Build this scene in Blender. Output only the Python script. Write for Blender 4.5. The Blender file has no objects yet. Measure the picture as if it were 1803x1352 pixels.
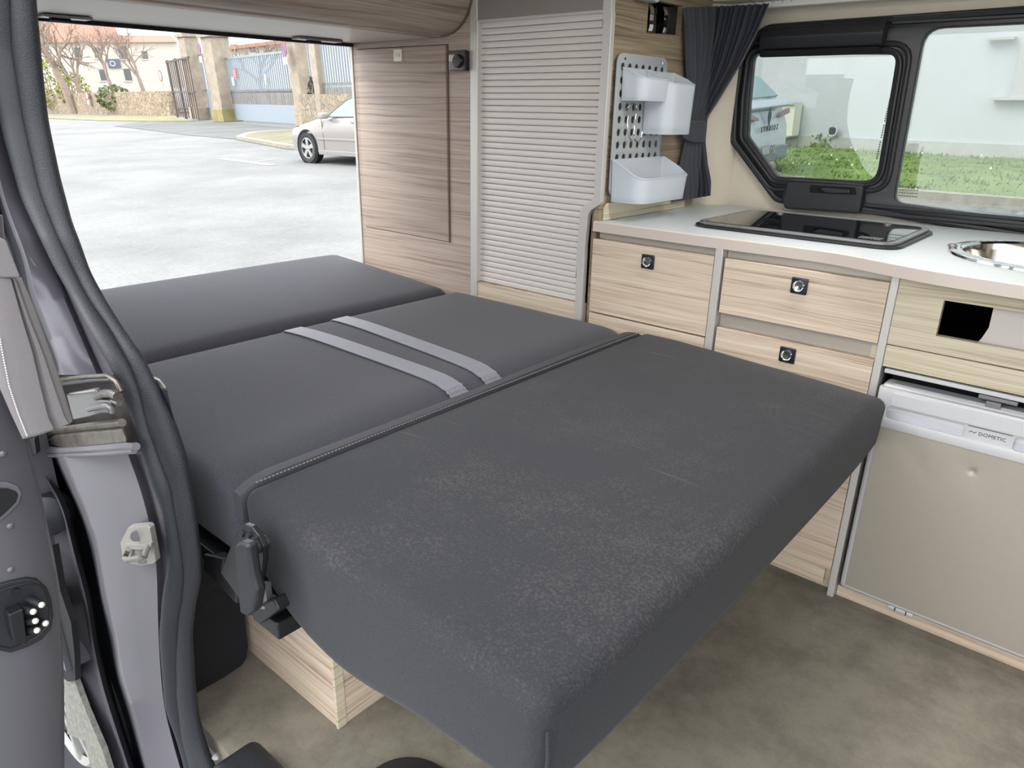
import bpy, bmesh, math, random
import numpy as np
from mathutils import Matrix, Vector
random.seed(7)
D = bpy.data
SC = bpy.context.scene
COL = SC.collection
# ------------------------------------------------------------------ camera
# van coordinates: X towards the cab, Y towards the kitchen wall, Z up, metres; floor at z = 0
M = np.array([[0.75751867, 0.65255612, 0.01832976], [0.24371148, -0.25664095, -0.93527543], [-0.60561554, 0.71295577, -0.35344573]])
FPX = 1275.23
CAM = np.array([0.3457, -1.5697, 1.0510])
cam = D.cameras.new('camera'); cam.sensor_width = 36; cam.sensor_fit = 'HORIZONTAL'
cam.lens = FPX / 1803 * 36; cam.clip_start = 0.02; cam.clip_end = 600
co = D.objects.new('camera', cam); COL.objects.link(co)
mw = Matrix.Identity(4)
for r in range(3):
    mw[r][0] = M[0][r]; mw[r][1] = -M[1][r]; mw[r][2] = -M[2][r]; mw[r][3] = CAM[r]
co.matrix_world = mw
SC.camera = co
# ------------------------------------------------------------------ light
SC.view_settings.view_transform = 'Standard'; SC.view_settings.look = 'None'
SC.view_settings.gamma = 1.0; SC.view_settings.use_curve_mapping = False
SC.view_settings.exposure = 1.58
w = D.worlds.new('overcast_sky'); SC.world = w; w.use_nodes = True
nt = w.node_tree; bg = nt.nodes['Background']
tc = nt.nodes.new('ShaderNodeTexCoord'); sp = nt.nodes.new('ShaderNodeSeparateXYZ')
rp = nt.nodes.new('ShaderNodeValToRGB'); nt.links.new(tc.outputs['Generated'], sp.inputs[0])
nt.links.new(sp.outputs['Z'], rp.inputs[0]); nt.links.new(rp.outputs[0], bg.inputs[0])
rp.color_ramp.elements[0].position = 0.0; rp.color_ramp.elements[0].color = (0.86, 0.88, 0.90, 1)
rp.color_ramp.elements[1].position = 0.7; rp.color_ramp.elements[1].color = (0.93, 0.96, 1.0, 1)
bg.inputs[1].default_value = 1.15
sun = D.lights.new('sun', 'SUN'); sun.energy = 0.9; sun.angle = math.radians(35); sun.color = (1, 0.97, 0.92)
so = D.objects.new('sun', sun); COL.objects.link(so)
so.rotation_euler = Vector((-0.5, -0.8, 0.85)).to_track_quat('Z', 'Y').to_euler()

# ------------------------------------------------------------------ measuring helpers
def ray(u, v): return M.T @ np.array([(u - 901.5) / FPX, (v - 676) / FPX, 1.0])
def on(u, v, ax, val):
    d = ray(u, v); t = (val - CAM[ax]) / d[ax]; return CAM + d * t
# the street lies in a plane tipped a few degrees against the van's floor
NS = np.array([-0.010, -0.059, 0.998]); NS /= np.linalg.norm(NS)
OS = CAM - 1.6 * NS
E1 = np.array([1.0, 0, 0]) - NS[0] * NS; E1 /= np.linalg.norm(E1)
E2 = np.cross(NS, E1)
STREET = Matrix(((E1[0], E2[0], NS[0], OS[0]), (E1[1], E2[1], NS[1], OS[1]), (E1[2], E2[2], NS[2], OS[2]), (0, 0, 0, 1)))
def out(u, v, h=0.0):
    d = ray(u, v); t = (h - 1.6) / (d @ NS); p = CAM + d * t - OS
    return np.array([p @ E1, p @ E2, h])
def height(base, v):
    b = OS + base[0] * E1 + base[1] * E2
    lo, hi = -1.0, 60.0
    for _ in range(50):
        m = (lo + hi) / 2; q = M @ (b + m * NS - CAM)
        if 676 + FPX * q[1] / q[2] > v: lo = m
        else: hi = m
    return lo

# ------------------------------------------------------------------ mesh helpers
class MB:
    def __init__(s, mat=None): s.v = []; s.f = []; s.m = mat
    def add(s, vs, fs):
        n = len(s.v); s.v += [tuple(map(float, p)) for p in vs]; s.f += [tuple(i + n for i in f) for f in fs]; return s
    def box(s, x0, x1, y0, y1, z0, z1):
        return s.add([(x0, y0, z0), (x1, y0, z0), (x1, y1, z0), (x0, y1, z0), (x0, y0, z1), (x1, y0, z1), (x1, y1, z1), (x0, y1, z1)],
                     [(0, 3, 2, 1), (4, 5, 6, 7), (0, 1, 5, 4), (1, 2, 6, 5), (2, 3, 7, 6), (3, 0, 4, 7)])
    def prism(s, pts, axis, lo, hi):
        n = len(pts)
        def mk(p, t): return {'x': (t, p[0], p[1]), 'y': (p[0], t, p[1]), 'z': (p[0], p[1], t)}[axis]
        vs = [mk(p, lo) for p in pts] + [mk(p, hi) for p in pts]
        return s.add(vs, [tuple(range(n)), tuple(range(2 * n - 1, n - 1, -1))] + [(i, (i + 1) % n, (i + 1) % n + n, i + n) for i in range(n)])
    def thick(s, pts, off):
        n = len(pts); off = np.array(off)
        vs = [np.array(p) for p in pts] + [np.array(p) + off for p in pts]
        return s.add(vs, [tuple(range(n)), tuple(range(2 * n - 1, n - 1, -1))] + [(i, (i + 1) % n, (i + 1) % n + n, i + n) for i in range(n)])
    def rings(s, rs, closed=True, cap=True):
        m = len(rs[0]); n0 = len(s.v); vs = [p for r in rs for p in r]; fs = []
        for i in range(len(rs) - 1):
            for j in range(m if closed else m - 1):
                k = (j + 1) % m; fs.append((i * m + j, i * m + k, (i + 1) * m + k, (i + 1) * m + j))
        if cap and closed: fs += [tuple(range(m - 1, -1, -1)), tuple(range((len(rs) - 1) * m, len(rs) * m))]
        return s.add(vs, fs)
    def tube(s, pts, r, seg=8, cap=True, up=(0, 0, 1)):
        P = [np.array(p, float) for p in pts]; n = len(P); rs = []
        R = r if isinstance(r, (list, tuple, np.ndarray)) else [r] * n
        prev = None
        for i in range(n):
            t = P[min(i + 1, n - 1)] - P[max(i - 1, 0)]; t /= (np.linalg.norm(t) + 1e-12)
            if prev is None:
                a = np.array(up, float)
                if abs(a @ t) > 0.9: a = np.array([1.0, 0, 0])
                x = np.cross(t, a)
            else: x = prev - (prev @ t) * t
            x /= np.linalg.norm(x); prev = x; y = np.cross(t, x)
            rs.append([P[i] + R[i] * (math.cos(2 * math.pi * k / seg) * x + math.sin(2 * math.pi * k / seg) * y) for k in range(seg)])
        return s.rings(rs, True, cap)
    def cyl(s, p0, p1, r, seg=20, r1=None): return s.tube([p0, p1], [r, r if r1 is None else r1], seg)
    def grid(s, fn, us, vs):
        nu, nv = len(us), len(vs)
        return s.add([fn(u, v) for u in us for v in vs],
                     [(i * nv + j, (i + 1) * nv + j, (i + 1) * nv + j + 1, i * nv + j + 1) for i in range(nu - 1) for j in range(nv - 1)])
    def lathe(s, prof, c, seg=40, axis=(0, 0, 1)):
        a = Vector(axis).normalized(); q = Vector((0, 0, 1)).rotation_difference(a)
        rs = []
        for r, z in prof:
            rs.append([Vector(c) + q @ Vector((r * math.cos(2 * math.pi * k / seg), r * math.sin(2 * math.pi * k / seg), z)) for k in range(seg)])
        return s.rings(rs, True, False)
    def ball(s, c, r, seg=10, sc=(1, 1, 1)):
        rs = []
        for i in range(seg + 1):
            th = math.pi * i / seg
            rr = max(math.sin(th), 0.02)
            rs.append([(c[0] + r * sc[0] * rr * math.cos(2 * math.pi * k / seg), c[1] + r * sc[1] * rr * math.sin(2 * math.pi * k / seg), c[2] + r * sc[2] * math.cos(th)) for k in range(seg)])
        return s.rings(rs, True, True)
    def rbox(s, x0, x1, y0, y1, z0, z1, r, inner=2, seg=4, warp=None):
        def line(a, b, n):
            e = [r * (1 - math.cos(math.pi / 2 * k / seg)) for k in range(seg + 1)]
            L = [a + q for q in e] + [a + r + (b - a - 2 * r) * k / n for k in range(1, n)] + [b - q for q in reversed(e)]
            return L
        n = inner if isinstance(inner, tuple) else (inner,) * 3
        A = [line(x0, x1, n[0]), line(y0, y1, n[1]), line(z0, z1, n[2])]
        lo = np.array([x0, y0, z0]); hi = np.array([x1, y1, z1])
        def rd(p):
            p = np.array(p); q = np.clip(p, lo + r, hi - r); d = p - q; L = np.linalg.norm(d)
            if L > 1e-9:
                # push the cube-shell point onto the rounded shell
                p = q + d / L * r
            if warp is not None: p = warp(p, (p - lo) / (hi - lo))
            return p
        for ax in range(3):
            o = [i for i in range(3) if i != ax]
            for val in (A[ax][0], A[ax][-1]):
                def fn(u, v):
                    p = [0, 0, 0]; p[ax] = val; p[o[0]] = u; p[o[1]] = v; return rd(p)
                s.grid(fn, A[o[0]], A[o[1]])
        return s
    def build(s, name, mat, parent=None, bevel=0.0, smooth=True, mw=None, seg=2, angle=35, org=None, merge=True, sub=0):
        me = D.meshes.new(name)
        mw = mw if mw is not None else s.m
        V = s.v
        if mw is not None: V = [tuple(mw @ Vector(p)) for p in V]
        a = np.array(V)
        if parent is not None: o = np.array(wloc(parent))
        elif org is not None: o = np.array(org, float)
        else: o = np.array([(a[:, 0].min() + a[:, 0].max()) / 2, (a[:, 1].min() + a[:, 1].max()) / 2, a[:, 2].min()])
        me.from_pydata([tuple(p) for p in (a - o)], [], s.f); me.update()
        b = bmesh.new(); b.from_mesh(me)
        if merge: bmesh.ops.remove_doubles(b, verts=b.verts, dist=1e-5)
        bmesh.ops.recalc_face_normals(b, faces=b.faces); b.to_mesh(me); b.free()
        if smooth:
            me.polygons.foreach_set('use_smooth', [True] * len(me.polygons))
            me.set_sharp_from_angle(angle=math.radians(angle))
        me.materials.append(mat)
        ob = D.objects.new(name, me); COL.objects.link(ob)
        if parent is not None: ob.parent = parent
        else: ob.location = o
        if bevel:
            md = ob.modifiers.new('edge', 'BEVEL'); md.width = bevel; md.segments = seg; md.limit_method = 'ANGLE'; md.angle_limit = math.radians(30)
            md.harden_normals = True
        if sub:
            md = ob.modifiers.new('sub', 'SUBSURF'); md.levels = sub; md.render_levels = sub
        return ob
def wloc(o):
    l = Vector((0, 0, 0))
    while o is not None: l = l + Vector(o.location); o = o.parent
    return l
def tag(o, label, cat, group=None, kind=None):
    if label: o['label'] = label
    if cat: o['category'] = cat
    if group: o['group'] = group
    if kind: o['kind'] = kind
    return o
def thing(name, label, cat, loc, group=None, kind=None):
    o = D.objects.new(name, None); COL.objects.link(o); o.location = tuple(float(c) for c in loc); o.empty_display_size = 0.05
    return tag(o, label, cat, group, kind)
def struct(o, label=None, cat=None):
    o['kind'] = 'structure'
    if label: o['label'] = label
    if cat: o['category'] = cat
    return o
def W(a, b, h=0): return tuple(STREET @ Vector((float(a), float(b), float(h))))
def rounded(pts, r, n=5):
    res = []; m = len(pts)
    R = r if isinstance(r, (list, tuple)) else [r] * m
    for i in range(m):
        p = np.array(pts[i], float); a = np.array(pts[i - 1], float); b = np.array(pts[(i + 1) % m], float)
        da = (a - p) / np.linalg.norm(a - p); db = (b - p) / np.linalg.norm(b - p)
        ang = math.acos(max(-1, min(1, da @ db)))
        d = min(R[i] / math.tan(ang / 2), 0.48 * np.linalg.norm(a - p), 0.48 * np.linalg.norm(b - p))
        A = p + da * d; B = p + db * d
        for k in range(n + 1):
            t = k / n; res.append(tuple((1 - t) ** 2 * A + 2 * t * (1 - t) * p + t * t * B))
    return res
def circle(cx, cy, r, n=24, ry=None, rot=0): return [(cx + r * math.cos(2 * math.pi * k / n + rot), cy + (ry or r) * math.sin(2 * math.pi * k / n + rot)) for k in range(n)]
def _tomesh(cu):
    o = D.objects.new('tmp', cu); COL.objects.link(o)
    dg = bpy.context.evaluated_depsgraph_get(); me = D.meshes.new_from_object(o.evaluated_get(dg))
    vs = [tuple(v.co) for v in me.vertices]; fs = [tuple(p.vertices) for p in me.polygons]
    D.objects.remove(o); D.meshes.remove(me); D.curves.remove(cu)
    return vs, fs
def plate(mb, outer, holes, t, fn, bev=0.0):
    cu = D.curves.new('tmp', 'CURVE'); cu.dimensions = '2D'; cu.fill_mode = 'BOTH'; cu.extrude = t / 2 - bev; cu.bevel_depth = bev; cu.bevel_resolution = 1
    for lp in [outer] + list(holes):
        sp_ = cu.splines.new('POLY'); sp_.points.add(len(lp) - 1); sp_.use_cyclic_u = True
        for q, p in zip(sp_.points, lp): q.co = (p[0], p[1], 0, 1)
    vs, fs = _tomesh(cu)
    return mb.add([fn(*v) for v in vs], fs)
def text(mb, s, size, fn, depth=0.0006, spacing=1.0, align='CENTER', shear=0.0):
    cu = D.curves.new('tmp', 'FONT'); cu.body = s; cu.size = size; cu.extrude = depth; cu.align_x = align; cu.align_y = 'CENTER'; cu.space_character = spacing; cu.resolution_u = 2; cu.shear = shear
    vs, fs = _tomesh(cu)
    return mb.add([fn(*v) for v in vs], fs)
def onY(y): return lambda a, b, c: (a, y - c, b)           # local x -> X, local y -> Z, faces the viewer (-Y)
def onX(x): return lambda a, b, c: (x + c, a, b)           # local x -> Y, local y -> Z, faces +X

# ------------------------------------------------------------------ materials
def lin(c):
    return tuple(((x / 255) / 12.92 if x / 255 <= 0.04045 else ((x / 255 + 0.055) / 1.055) ** 2.4) for x in c) + (1,)
def base(name):
    m = D.materials.new(name); m.use_nodes = True; n = m.node_tree; b = n.nodes['Principled BSDF']; return m, n, b
def pm(name, col, rough=0.5, metal=0.0, noise=0.0, scale=30, bump=0.0, bscale=None, spec=0.5, sheen=0.0, stretch=(1, 1, 1), coat=0.0):
    m, n, b = base(name); L = n.links
    b.inputs['Base Color'].default_value = col; b.inputs['Roughness'].default_value = rough; b.inputs['Metallic'].default_value = metal
    b.inputs['Specular IOR Level'].default_value = spec
    if sheen: b.inputs['Sheen Weight'].default_value = sheen; b.inputs['Sheen Roughness'].default_value = 0.6
    if coat: b.inputs['Coat Weight'].default_value = coat; b.inputs['Coat Roughness'].default_value = 0.08
    tc = n.nodes.new('ShaderNodeTexCoord'); mp = n.nodes.new('ShaderNodeMapping'); L.new(tc.outputs['Object'], mp.inputs[0]); mp.inputs['Scale'].default_value = stretch
    if noise:
        t = n.nodes.new('ShaderNodeTexNoise'); t.inputs['Scale'].default_value = scale; t.inputs['Detail'].default_value = 6; t.inputs['Roughness'].default_value = 0.65
        L.new(mp.outputs[0], t.inputs[0]); r = n.nodes.new('ShaderNodeValToRGB'); L.new(t.outputs[0], r.inputs[0])
        lo = tuple(c * (1 - noise) for c in col[:3]) + (1,); hi = tuple(min(1, c * (1 + noise)) for c in col[:3]) + (1,)
        r.color_ramp.elements[0].position = 0.3; r.color_ramp.elements[0].color = lo; r.color_ramp.elements[1].position = 0.7; r.color_ramp.elements[1].color = hi
        L.new(r.outputs[0], b.inputs['Base Color'])
    if bump:
        t2 = n.nodes.new('ShaderNodeTexNoise'); t2.inputs['Scale'].default_value = bscale or scale; t2.inputs['Detail'].default_value = 3
        L.new(mp.outputs[0], t2.inputs[0]); bp = n.nodes.new('ShaderNodeBump'); bp.inputs['Strength'].default_value = bump; bp.inputs['Distance'].default_value = 0.002
        L.new(t2.outputs[0], bp.inputs['Height']); L.new(bp.outputs[0], b.inputs['Normal'])
    return m
def wood(name, dark, mid, light, rough=0.45, seed=0.0, zs=95.0, wav=0.022):
    m, n, b = base(name); L = n.links
    tc = n.nodes.new('ShaderNodeTexCoord')
    # slow wander of the grain
    mp0 = n.nodes.new('ShaderNodeMapping'); mp0.inputs['Scale'].default_value = (1.6, 1.6, 7); mp0.inputs['Location'].default_value = (seed, seed, seed); L.new(tc.outputs['Object'], mp0.inputs[0])
    w0 = n.nodes.new('ShaderNodeTexNoise'); w0.inputs['Scale'].default_value = 1.5; w0.inputs['Detail'].default_value = 2; L.new(mp0.outputs[0], w0.inputs[0])
    sc = n.nodes.new('ShaderNodeVectorMath'); sc.operation = 'SCALE'; sc.inputs[3].default_value = wav; L.new(w0.outputs['Color'], sc.inputs[0])
    ad = n.nodes.new('ShaderNodeVectorMath'); ad.operation = 'ADD'; L.new(tc.outputs['Object'], ad.inputs[0]); L.new(sc.outputs[0], ad.inputs[1])
    mp = n.nodes.new('ShaderNodeMapping'); mp.inputs['Scale'].default_value = (1.7, 1.7, zs); mp.inputs['Location'].default_value = (seed, 0, seed); L.new(ad.outputs[0], mp.inputs[0])
    t1 = n.nodes.new('ShaderNodeTexNoise'); t1.inputs['Scale'].default_value = 1.0; t1.inputs['Detail'].default_value = 5; t1.inputs['Roughness'].default_value = 0.7; L.new(mp.outputs[0], t1.inputs[0])
    mp2 = n.nodes.new('ShaderNodeMapping'); mp2.inputs['Scale'].default_value = (3.5, 3.5, zs * 4.5); L.new(ad.outputs[0], mp2.inputs[0])
    t2 = n.nodes.new('ShaderNodeTexNoise'); t2.inputs['Scale'].default_value = 1.0; t2.inputs['Detail'].default_value = 3; L.new(mp2.outputs[0], t2.inputs[0])
    mx = n.nodes.new('ShaderNodeMath'); mx.operation = 'MULTIPLY_ADD'; mx.inputs[1].default_value = 0.45; L.new(t2.outputs[0], mx.inputs[0])
    mm = n.nodes.new('ShaderNodeMath'); mm.operation = 'MULTIPLY'; mm.inputs[1].default_value = 0.6; L.new(t1.outputs[0], mm.inputs[0]); L.new(mm.outputs[0], mx.inputs[2])
    r = n.nodes.new('ShaderNodeValToRGB'); L.new(mx.outputs[0], r.inputs[0]); e = r.color_ramp.elements
    e[0].position = 0.38; e[0].color = dark; e[1].position = 0.66; e[1].color = light; q = e.new(0.5); q.color = mid
    L.new(r.outputs[0], b.inputs['Base Color']); b.inputs['Roughness'].default_value = rough; b.inputs['Specular IOR Level'].default_value = 0.35
    bp = n.nodes.new('ShaderNodeBump'); bp.inputs['Strength'].default_value = 0.12; bp.inputs['Distance'].default_value = 0.001; L.new(mx.outputs[0], bp.inputs['Height']); L.new(bp.outputs[0], b.inputs['Normal'])
    return m
def fabric(name, col, dust=0.0, weave=900, sheen=0.25):
    m, n, b = base(name); L = n.links; tc = n.nodes.new('ShaderNodeTexCoord')
    t = n.nodes.new('ShaderNodeTexNoise'); t.inputs['Scale'].default_value = weave; t.inputs['Detail'].default_value = 2; L.new(tc.outputs['Object'], t.inputs[0])
    r = n.nodes.new('ShaderNodeValToRGB'); L.new(t.outputs[0], r.inputs[0])
    r.color_ramp.elements[0].position = 0.3; r.color_ramp.elements[0].color = tuple(c * 0.6 for c in col[:3]) + (1,)
    r.color_ramp.elements[1].position = 0.7; r.color_ramp.elements[1].color = tuple(c * 1.4 for c in col[:3]) + (1,)
    outc = r.outputs[0]
    if dust:
        mp = n.nodes.new('ShaderNodeMapping'); mp.inputs['Scale'].default_value = (3.5, 4.5, 1); mp.inputs['Location'].default_value = (0.4, 0.9, 0); L.new(tc.outputs['Object'], mp.inputs[0])
        d = n.nodes.new('ShaderNodeTexNoise'); d.inputs['Scale'].default_value = 1.1; d.inputs['Detail'].default_value = 7; d.inputs['Roughness'].default_value = 0.72; L.new(mp.outputs[0], d.inputs[0])
        f = n.nodes.new('ShaderNodeTexNoise'); f.inputs['Scale'].default_value = 260; f.inputs['Detail'].default_value = 2; L.new(tc.outputs['Object'], f.inputs[0])
        mu = n.nodes.new('ShaderNodeMath'); mu.operation = 'MULTIPLY'; L.new(d.outputs[0], mu.inputs[0]); L.new(f.outputs[0], mu.inputs[1])
        mr = n.nodes.new('ShaderNodeMapRange'); mr.inputs['From Min'].default_value = 0.27; mr.inputs['From Max'].default_value = 0.42; mr.inputs['To Max'].default_value = dust; L.new(mu.outputs[0], mr.inputs[0])
        ms = n.nodes.new('ShaderNodeMapping'); ms.inputs['Scale'].default_value = (3.0, 75, 1); ms.inputs['Rotation'].default_value = (0, 0, 0.06); L.new(tc.outputs['Object'], ms.inputs[0])
        sk_ = n.nodes.new('ShaderNodeTexNoise'); sk_.inputs['Scale'].default_value = 1.0; sk_.inputs['Detail'].default_value = 2; L.new(ms.outputs[0], sk_.inputs[0])
        s1 = n.nodes.new('ShaderNodeMapRange'); s1.inputs['From Min'].default_value = 0.70; s1.inputs['From Max'].default_value = 0.80; s1.inputs['To Max'].default_value = dust * 2.2; L.new(sk_.outputs[0], s1.inputs[0])
        mxx = n.nodes.new('ShaderNodeMath'); mxx.operation = 'MAXIMUM'; L.new(mr.outputs[0], mxx.inputs[0]); L.new(s1.outputs[0], mxx.inputs[1]); mr = mxx
        mi = n.nodes.new('ShaderNodeMixRGB'); mi.inputs[2].default_value = (0.24, 0.21, 0.17, 1)
        sz_ = n.nodes.new('ShaderNodeSeparateXYZ'); L.new(tc.outputs['Object'], sz_.inputs[0]); mz = n.nodes.new('ShaderNodeMapRange'); mz.inputs['From Min'].default_value = 0.155; mz.inputs['From Max'].default_value = 0.175; L.new(sz_.outputs[2], mz.inputs[0])
        mq = n.nodes.new('ShaderNodeMath'); mq.operation = 'MULTIPLY'; L.new(mr.outputs[0], mq.inputs[0]); L.new(mz.outputs[0], mq.inputs[1]); L.new(mq.outputs[0], mi.inputs[0]); L.new(outc, mi.inputs[1]); outc = mi.outputs[0]
    L.new(outc, b.inputs['Base Color']); b.inputs['Roughness'].default_value = 0.85; b.inputs['Specular IOR Level'].default_value = 0.25
    b.inputs['Sheen Weight'].default_value = sheen; b.inputs['Sheen Roughness'].default_value = 0.5
    bp = n.nodes.new('ShaderNodeBump'); bp.inputs['Strength'].default_value = 0.35; bp.inputs['Distance'].default_value = 0.0006; L.new(t.outputs[0], bp.inputs['Height']); L.new(bp.outputs[0], b.inputs['Normal'])
    return m
def glass(name, tint, refl=1.0):
    m = D.materials.new(name); m.use_nodes = True; n = m.node_tree; n.nodes.clear(); L = n.links
    o = n.nodes.new('ShaderNodeOutputMaterial'); mi = n.nodes.new('ShaderNodeMixShader'); tr = n.nodes.new('ShaderNodeBsdfTransparent'); gl = n.nodes.new('ShaderNodeBsdfGlossy')
    fr = n.nodes.new('ShaderNodeFresnel'); fr.inputs[0].default_value = 1.5; gl.inputs['Roughness'].default_value = 0.0
    tr.inputs[0].default_value = tint; mu = n.nodes.new('ShaderNodeMath'); mu.operation = 'MULTIPLY'; mu.inputs[1].default_value = refl
    L.new(fr.outputs[0], mu.inputs[0]); L.new(mu.outputs[0], mi.inputs[0]); L.new(tr.outputs[0], mi.inputs[1]); L.new(gl.outputs[0], mi.inputs[2]); L.new(mi.outputs[0], o.inputs[0])
    return m
def ground_mat(name, c1, c2, scale, crack=False, rough=0.9, c3=None):
    m, n, b = base(name); L = n.links; tc = n.nodes.new('ShaderNodeTexCoord')
    t = n.nodes.new('ShaderNodeTexNoise'); t.inputs['Scale'].default_value = scale; t.inputs['Detail'].default_value = 9; t.inputs['Roughness'].default_value = 0.7; L.new(tc.outputs['Object'], t.inputs[0])
    r = n.nodes.new('ShaderNodeValToRGB'); L.new(t.outputs[0], r.inputs[0]); r.color_ramp.elements[0].position = 0.32; r.color_ramp.elements[0].color = c1; r.color_ramp.elements[1].position = 0.62; r.color_ramp.elements[1].color = c2
    oc = r.outputs[0]
    t2 = n.nodes.new('ShaderNodeTexNoise'); t2.inputs['Scale'].default_value = scale * 60; t2.inputs['Detail'].default_value = 3; L.new(tc.outputs['Object'], t2.inputs[0])
    mi = n.nodes.new('ShaderNodeMixRGB'); mi.blend_type = 'MULTIPLY'; mi.inputs[0].default_value = 0.6
    r2 = n.nodes.new('ShaderNodeValToRGB'); r2.color_ramp.elements[0].position = 0.3; r2.color_ramp.elements[0].color = (0.72, 0.72, 0.72, 1); r2.color_ramp.elements[1].position = 0.7; r2.color_ramp.elements[1].color = (1, 1, 1, 1)
    L.new(t2.outputs[0], r2.inputs[0]); L.new(oc, mi.inputs[1]); L.new(r2.outputs[0], mi.inputs[2]); oc = mi.outputs[0]
    if crack:
        vo = n.nodes.new('ShaderNodeTexVoronoi'); vo.feature = 'DISTANCE_TO_EDGE'; vo.inputs['Scale'].default_value = 0.17
        mp = n.nodes.new('ShaderNodeTexNoise'); mp.inputs['Scale'].default_value = 0.8; L.new(tc.outputs['Object'], mp.inputs[0])
        ad = n.nodes.new('ShaderNodeVectorMath'); ad.operation = 'ADD'; L.new(tc.outputs['Object'], ad.inputs[0]); L.new(mp.outputs['Color'], ad.inputs[1]); L.new(ad.outputs[0], vo.inputs['Vector'])
        lt = n.nodes.new('ShaderNodeMath'); lt.operation = 'LESS_THAN'; lt.inputs[1].default_value = 0.0022; L.new(vo.outputs['Distance'], lt.inputs[0])
        m2 = n.nodes.new('ShaderNodeMixRGB'); m2.inputs[2].default_value = (0.2, 0.2, 0.19, 1); L.new(lt.outputs[0], m2.inputs[0]); L.new(oc, m2.inputs[1]); oc = m2.outputs[0]
    L.new(oc, b.inputs['Base Color']); b.inputs['Roughness'].default_value = rough
    return m
def stone_mat(name, ca, cb, cj, scale):
    m, n, b = base(name); L = n.links; tc = n.nodes.new('ShaderNodeTexCoord')
    vo = n.nodes.new('ShaderNodeTexVoronoi'); vo.inputs['Scale'].default_value = scale; L.new(tc.outputs['Object'], vo.inputs['Vector'])
    ve = n.nodes.new('ShaderNodeTexVoronoi'); ve.feature = 'DISTANCE_TO_EDGE'; ve.inputs['Scale'].default_value = scale; L.new(tc.outputs['Object'], ve.inputs['Vector'])
    mi = n.nodes.new('ShaderNodeMixRGB'); mi.inputs[1].default_value = ca; mi.inputs[2].default_value = cb; sx = n.nodes.new('ShaderNodeSeparateXYZ'); L.new(vo.outputs['Color'], sx.inputs[0]); L.new(sx.outputs[0], mi.inputs[0])
    lt = n.nodes.new('ShaderNodeMath'); lt.operation = 'LESS_THAN'; lt.inputs[1].default_value = 0.06; L.new(ve.outputs['Distance'], lt.inputs[0])
    m2 = n.nodes.new('ShaderNodeMixRGB'); m2.inputs[2].default_value = cj; L.new(lt.outputs[0], m2.inputs[0]); L.new(mi.outputs[0], m2.inputs[1]); L.new(m2.outputs[0], b.inputs['Base Color']); b.inputs['Roughness'].default_value = 0.9
    return m

WOOD_K = wood('light_elm_laminate', lin((150, 126, 106)), lin((204, 184, 162)), lin((224, 209, 190)))
WOOD_G = wood('olive_elm_laminate', lin((160, 146, 122)), lin((200, 188, 162)), lin((214, 206, 184)), seed=3.1)
WOOD_T = wood('shaded_elm_laminate', lin((134, 117, 106)), lin((172, 154, 141)), lin((190, 174, 160)), seed=1.7)  # elm laminate with the rear cabinet's shade put into darker colours
WOOD_L = wood('dark_elm_laminate', lin((128, 112, 102)), lin((166, 150, 138)), lin((184, 169, 156)), seed=5.3, zs=60)
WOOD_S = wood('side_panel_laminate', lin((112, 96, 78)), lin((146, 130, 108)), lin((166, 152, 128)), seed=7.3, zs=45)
ALU = pm('brushed_aluminium', lin((208, 204, 199)), 0.42, 0.35, 0.05, 400, stretch=(1, 1, 6))
ALU_D = pm('grey_anodised_channel', lin((186, 177, 166)), 0.35, 0.35)
ALU_H = pm('grey_brown_header_panel', lin((150, 142, 135)), 0.5, 0.2)
SLAT = pm('silver_plastic_slat', lin((222, 215, 207)), 0.42, 0.12)
TOP = pm('pale_grey_worktop', lin((206, 213, 215)), 0.36, 0, 0.06, 350, spec=0.6)
RIM = pm('worktop_edge_band', lin((212, 199, 188)), 0.4, 0.2)
WALLM = pm('beige_fabric_trim', lin((222, 213, 195)), 0.95, 0, 0.05, 500, 0.3, 900)
WHITE = pm('white_laminate', lin((200, 194, 186)), 0.35)
BLK = pm('black_plastic', lin((22, 23, 26)), 0.38, 0, 0.1, 200, 0.1, 500)
BLK_S = pm('black_satin_plastic', lin((33, 34, 38)), 0.45, 0, 0.05, 300, 0.2, 700)
BLK_D = pm('matt_black', lin((14, 14, 16)), 0.9)
RUB = pm('black_rubber', lin((40, 42, 47)), 0.5, 0, 0.08, 150, 0.25, 400, spec=0.4)
RUB2 = pm('black_rubber_textured', lin((38, 40, 45)), 0.55, 0, 0.25, 350, 0.5, 500, spec=0.4)
PAINT = pm('grey_car_paint', lin((104, 102, 109)), 0.36, 0.25, 0.03, 6, coat=0.25)
PAINT2 = pm('darker_grey_car_paint', lin((90, 89, 95)), 0.36, 0.25, 0.03, 6, coat=0.3)
GREASE = pm('greased_steel_rail', lin((120, 114, 106)), 0.3, 0.7, 0.35, 60)
STEEL = pm('zinc_steel', lin((128, 127, 129)), 0.3, 0.5, 0.06, 60)
CREAMM = pm('cream_painted_steel', lin((146, 142, 135)), 0.35, 0.2, 0.03, 40)
CHROME = pm('chrome', lin((225, 225, 225)), 0.08, 1.0)
SINKM = pm('polished_steel', lin((214, 206, 196)), 0.12, 1.0)
FAB = fabric('charcoal_fabric', lin((67, 67, 74)), 0.0, sheen=0.12)
FAB_D = fabric('dusty_charcoal_fabric', lin((41, 42, 47)), 0.11, sheen=0.08)
CURT = fabric('dark_slate_curtain', lin((60, 62, 70)), 0, 700, 0.2)
CURT_G = pm('mid_grey_curtain', lin((126, 121, 123)), 0.85, 0, 0.06, 500, 0.15, 700, sheen=0.15)
CARPET = fabric('black_carpet', lin((26, 27, 31)), 0.05, 500, 0.1)
VINYL = ground_mat('mottled_taupe_vinyl', lin((112, 107, 96)), lin((146, 140, 127)), 9, rough=0.5)
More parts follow.
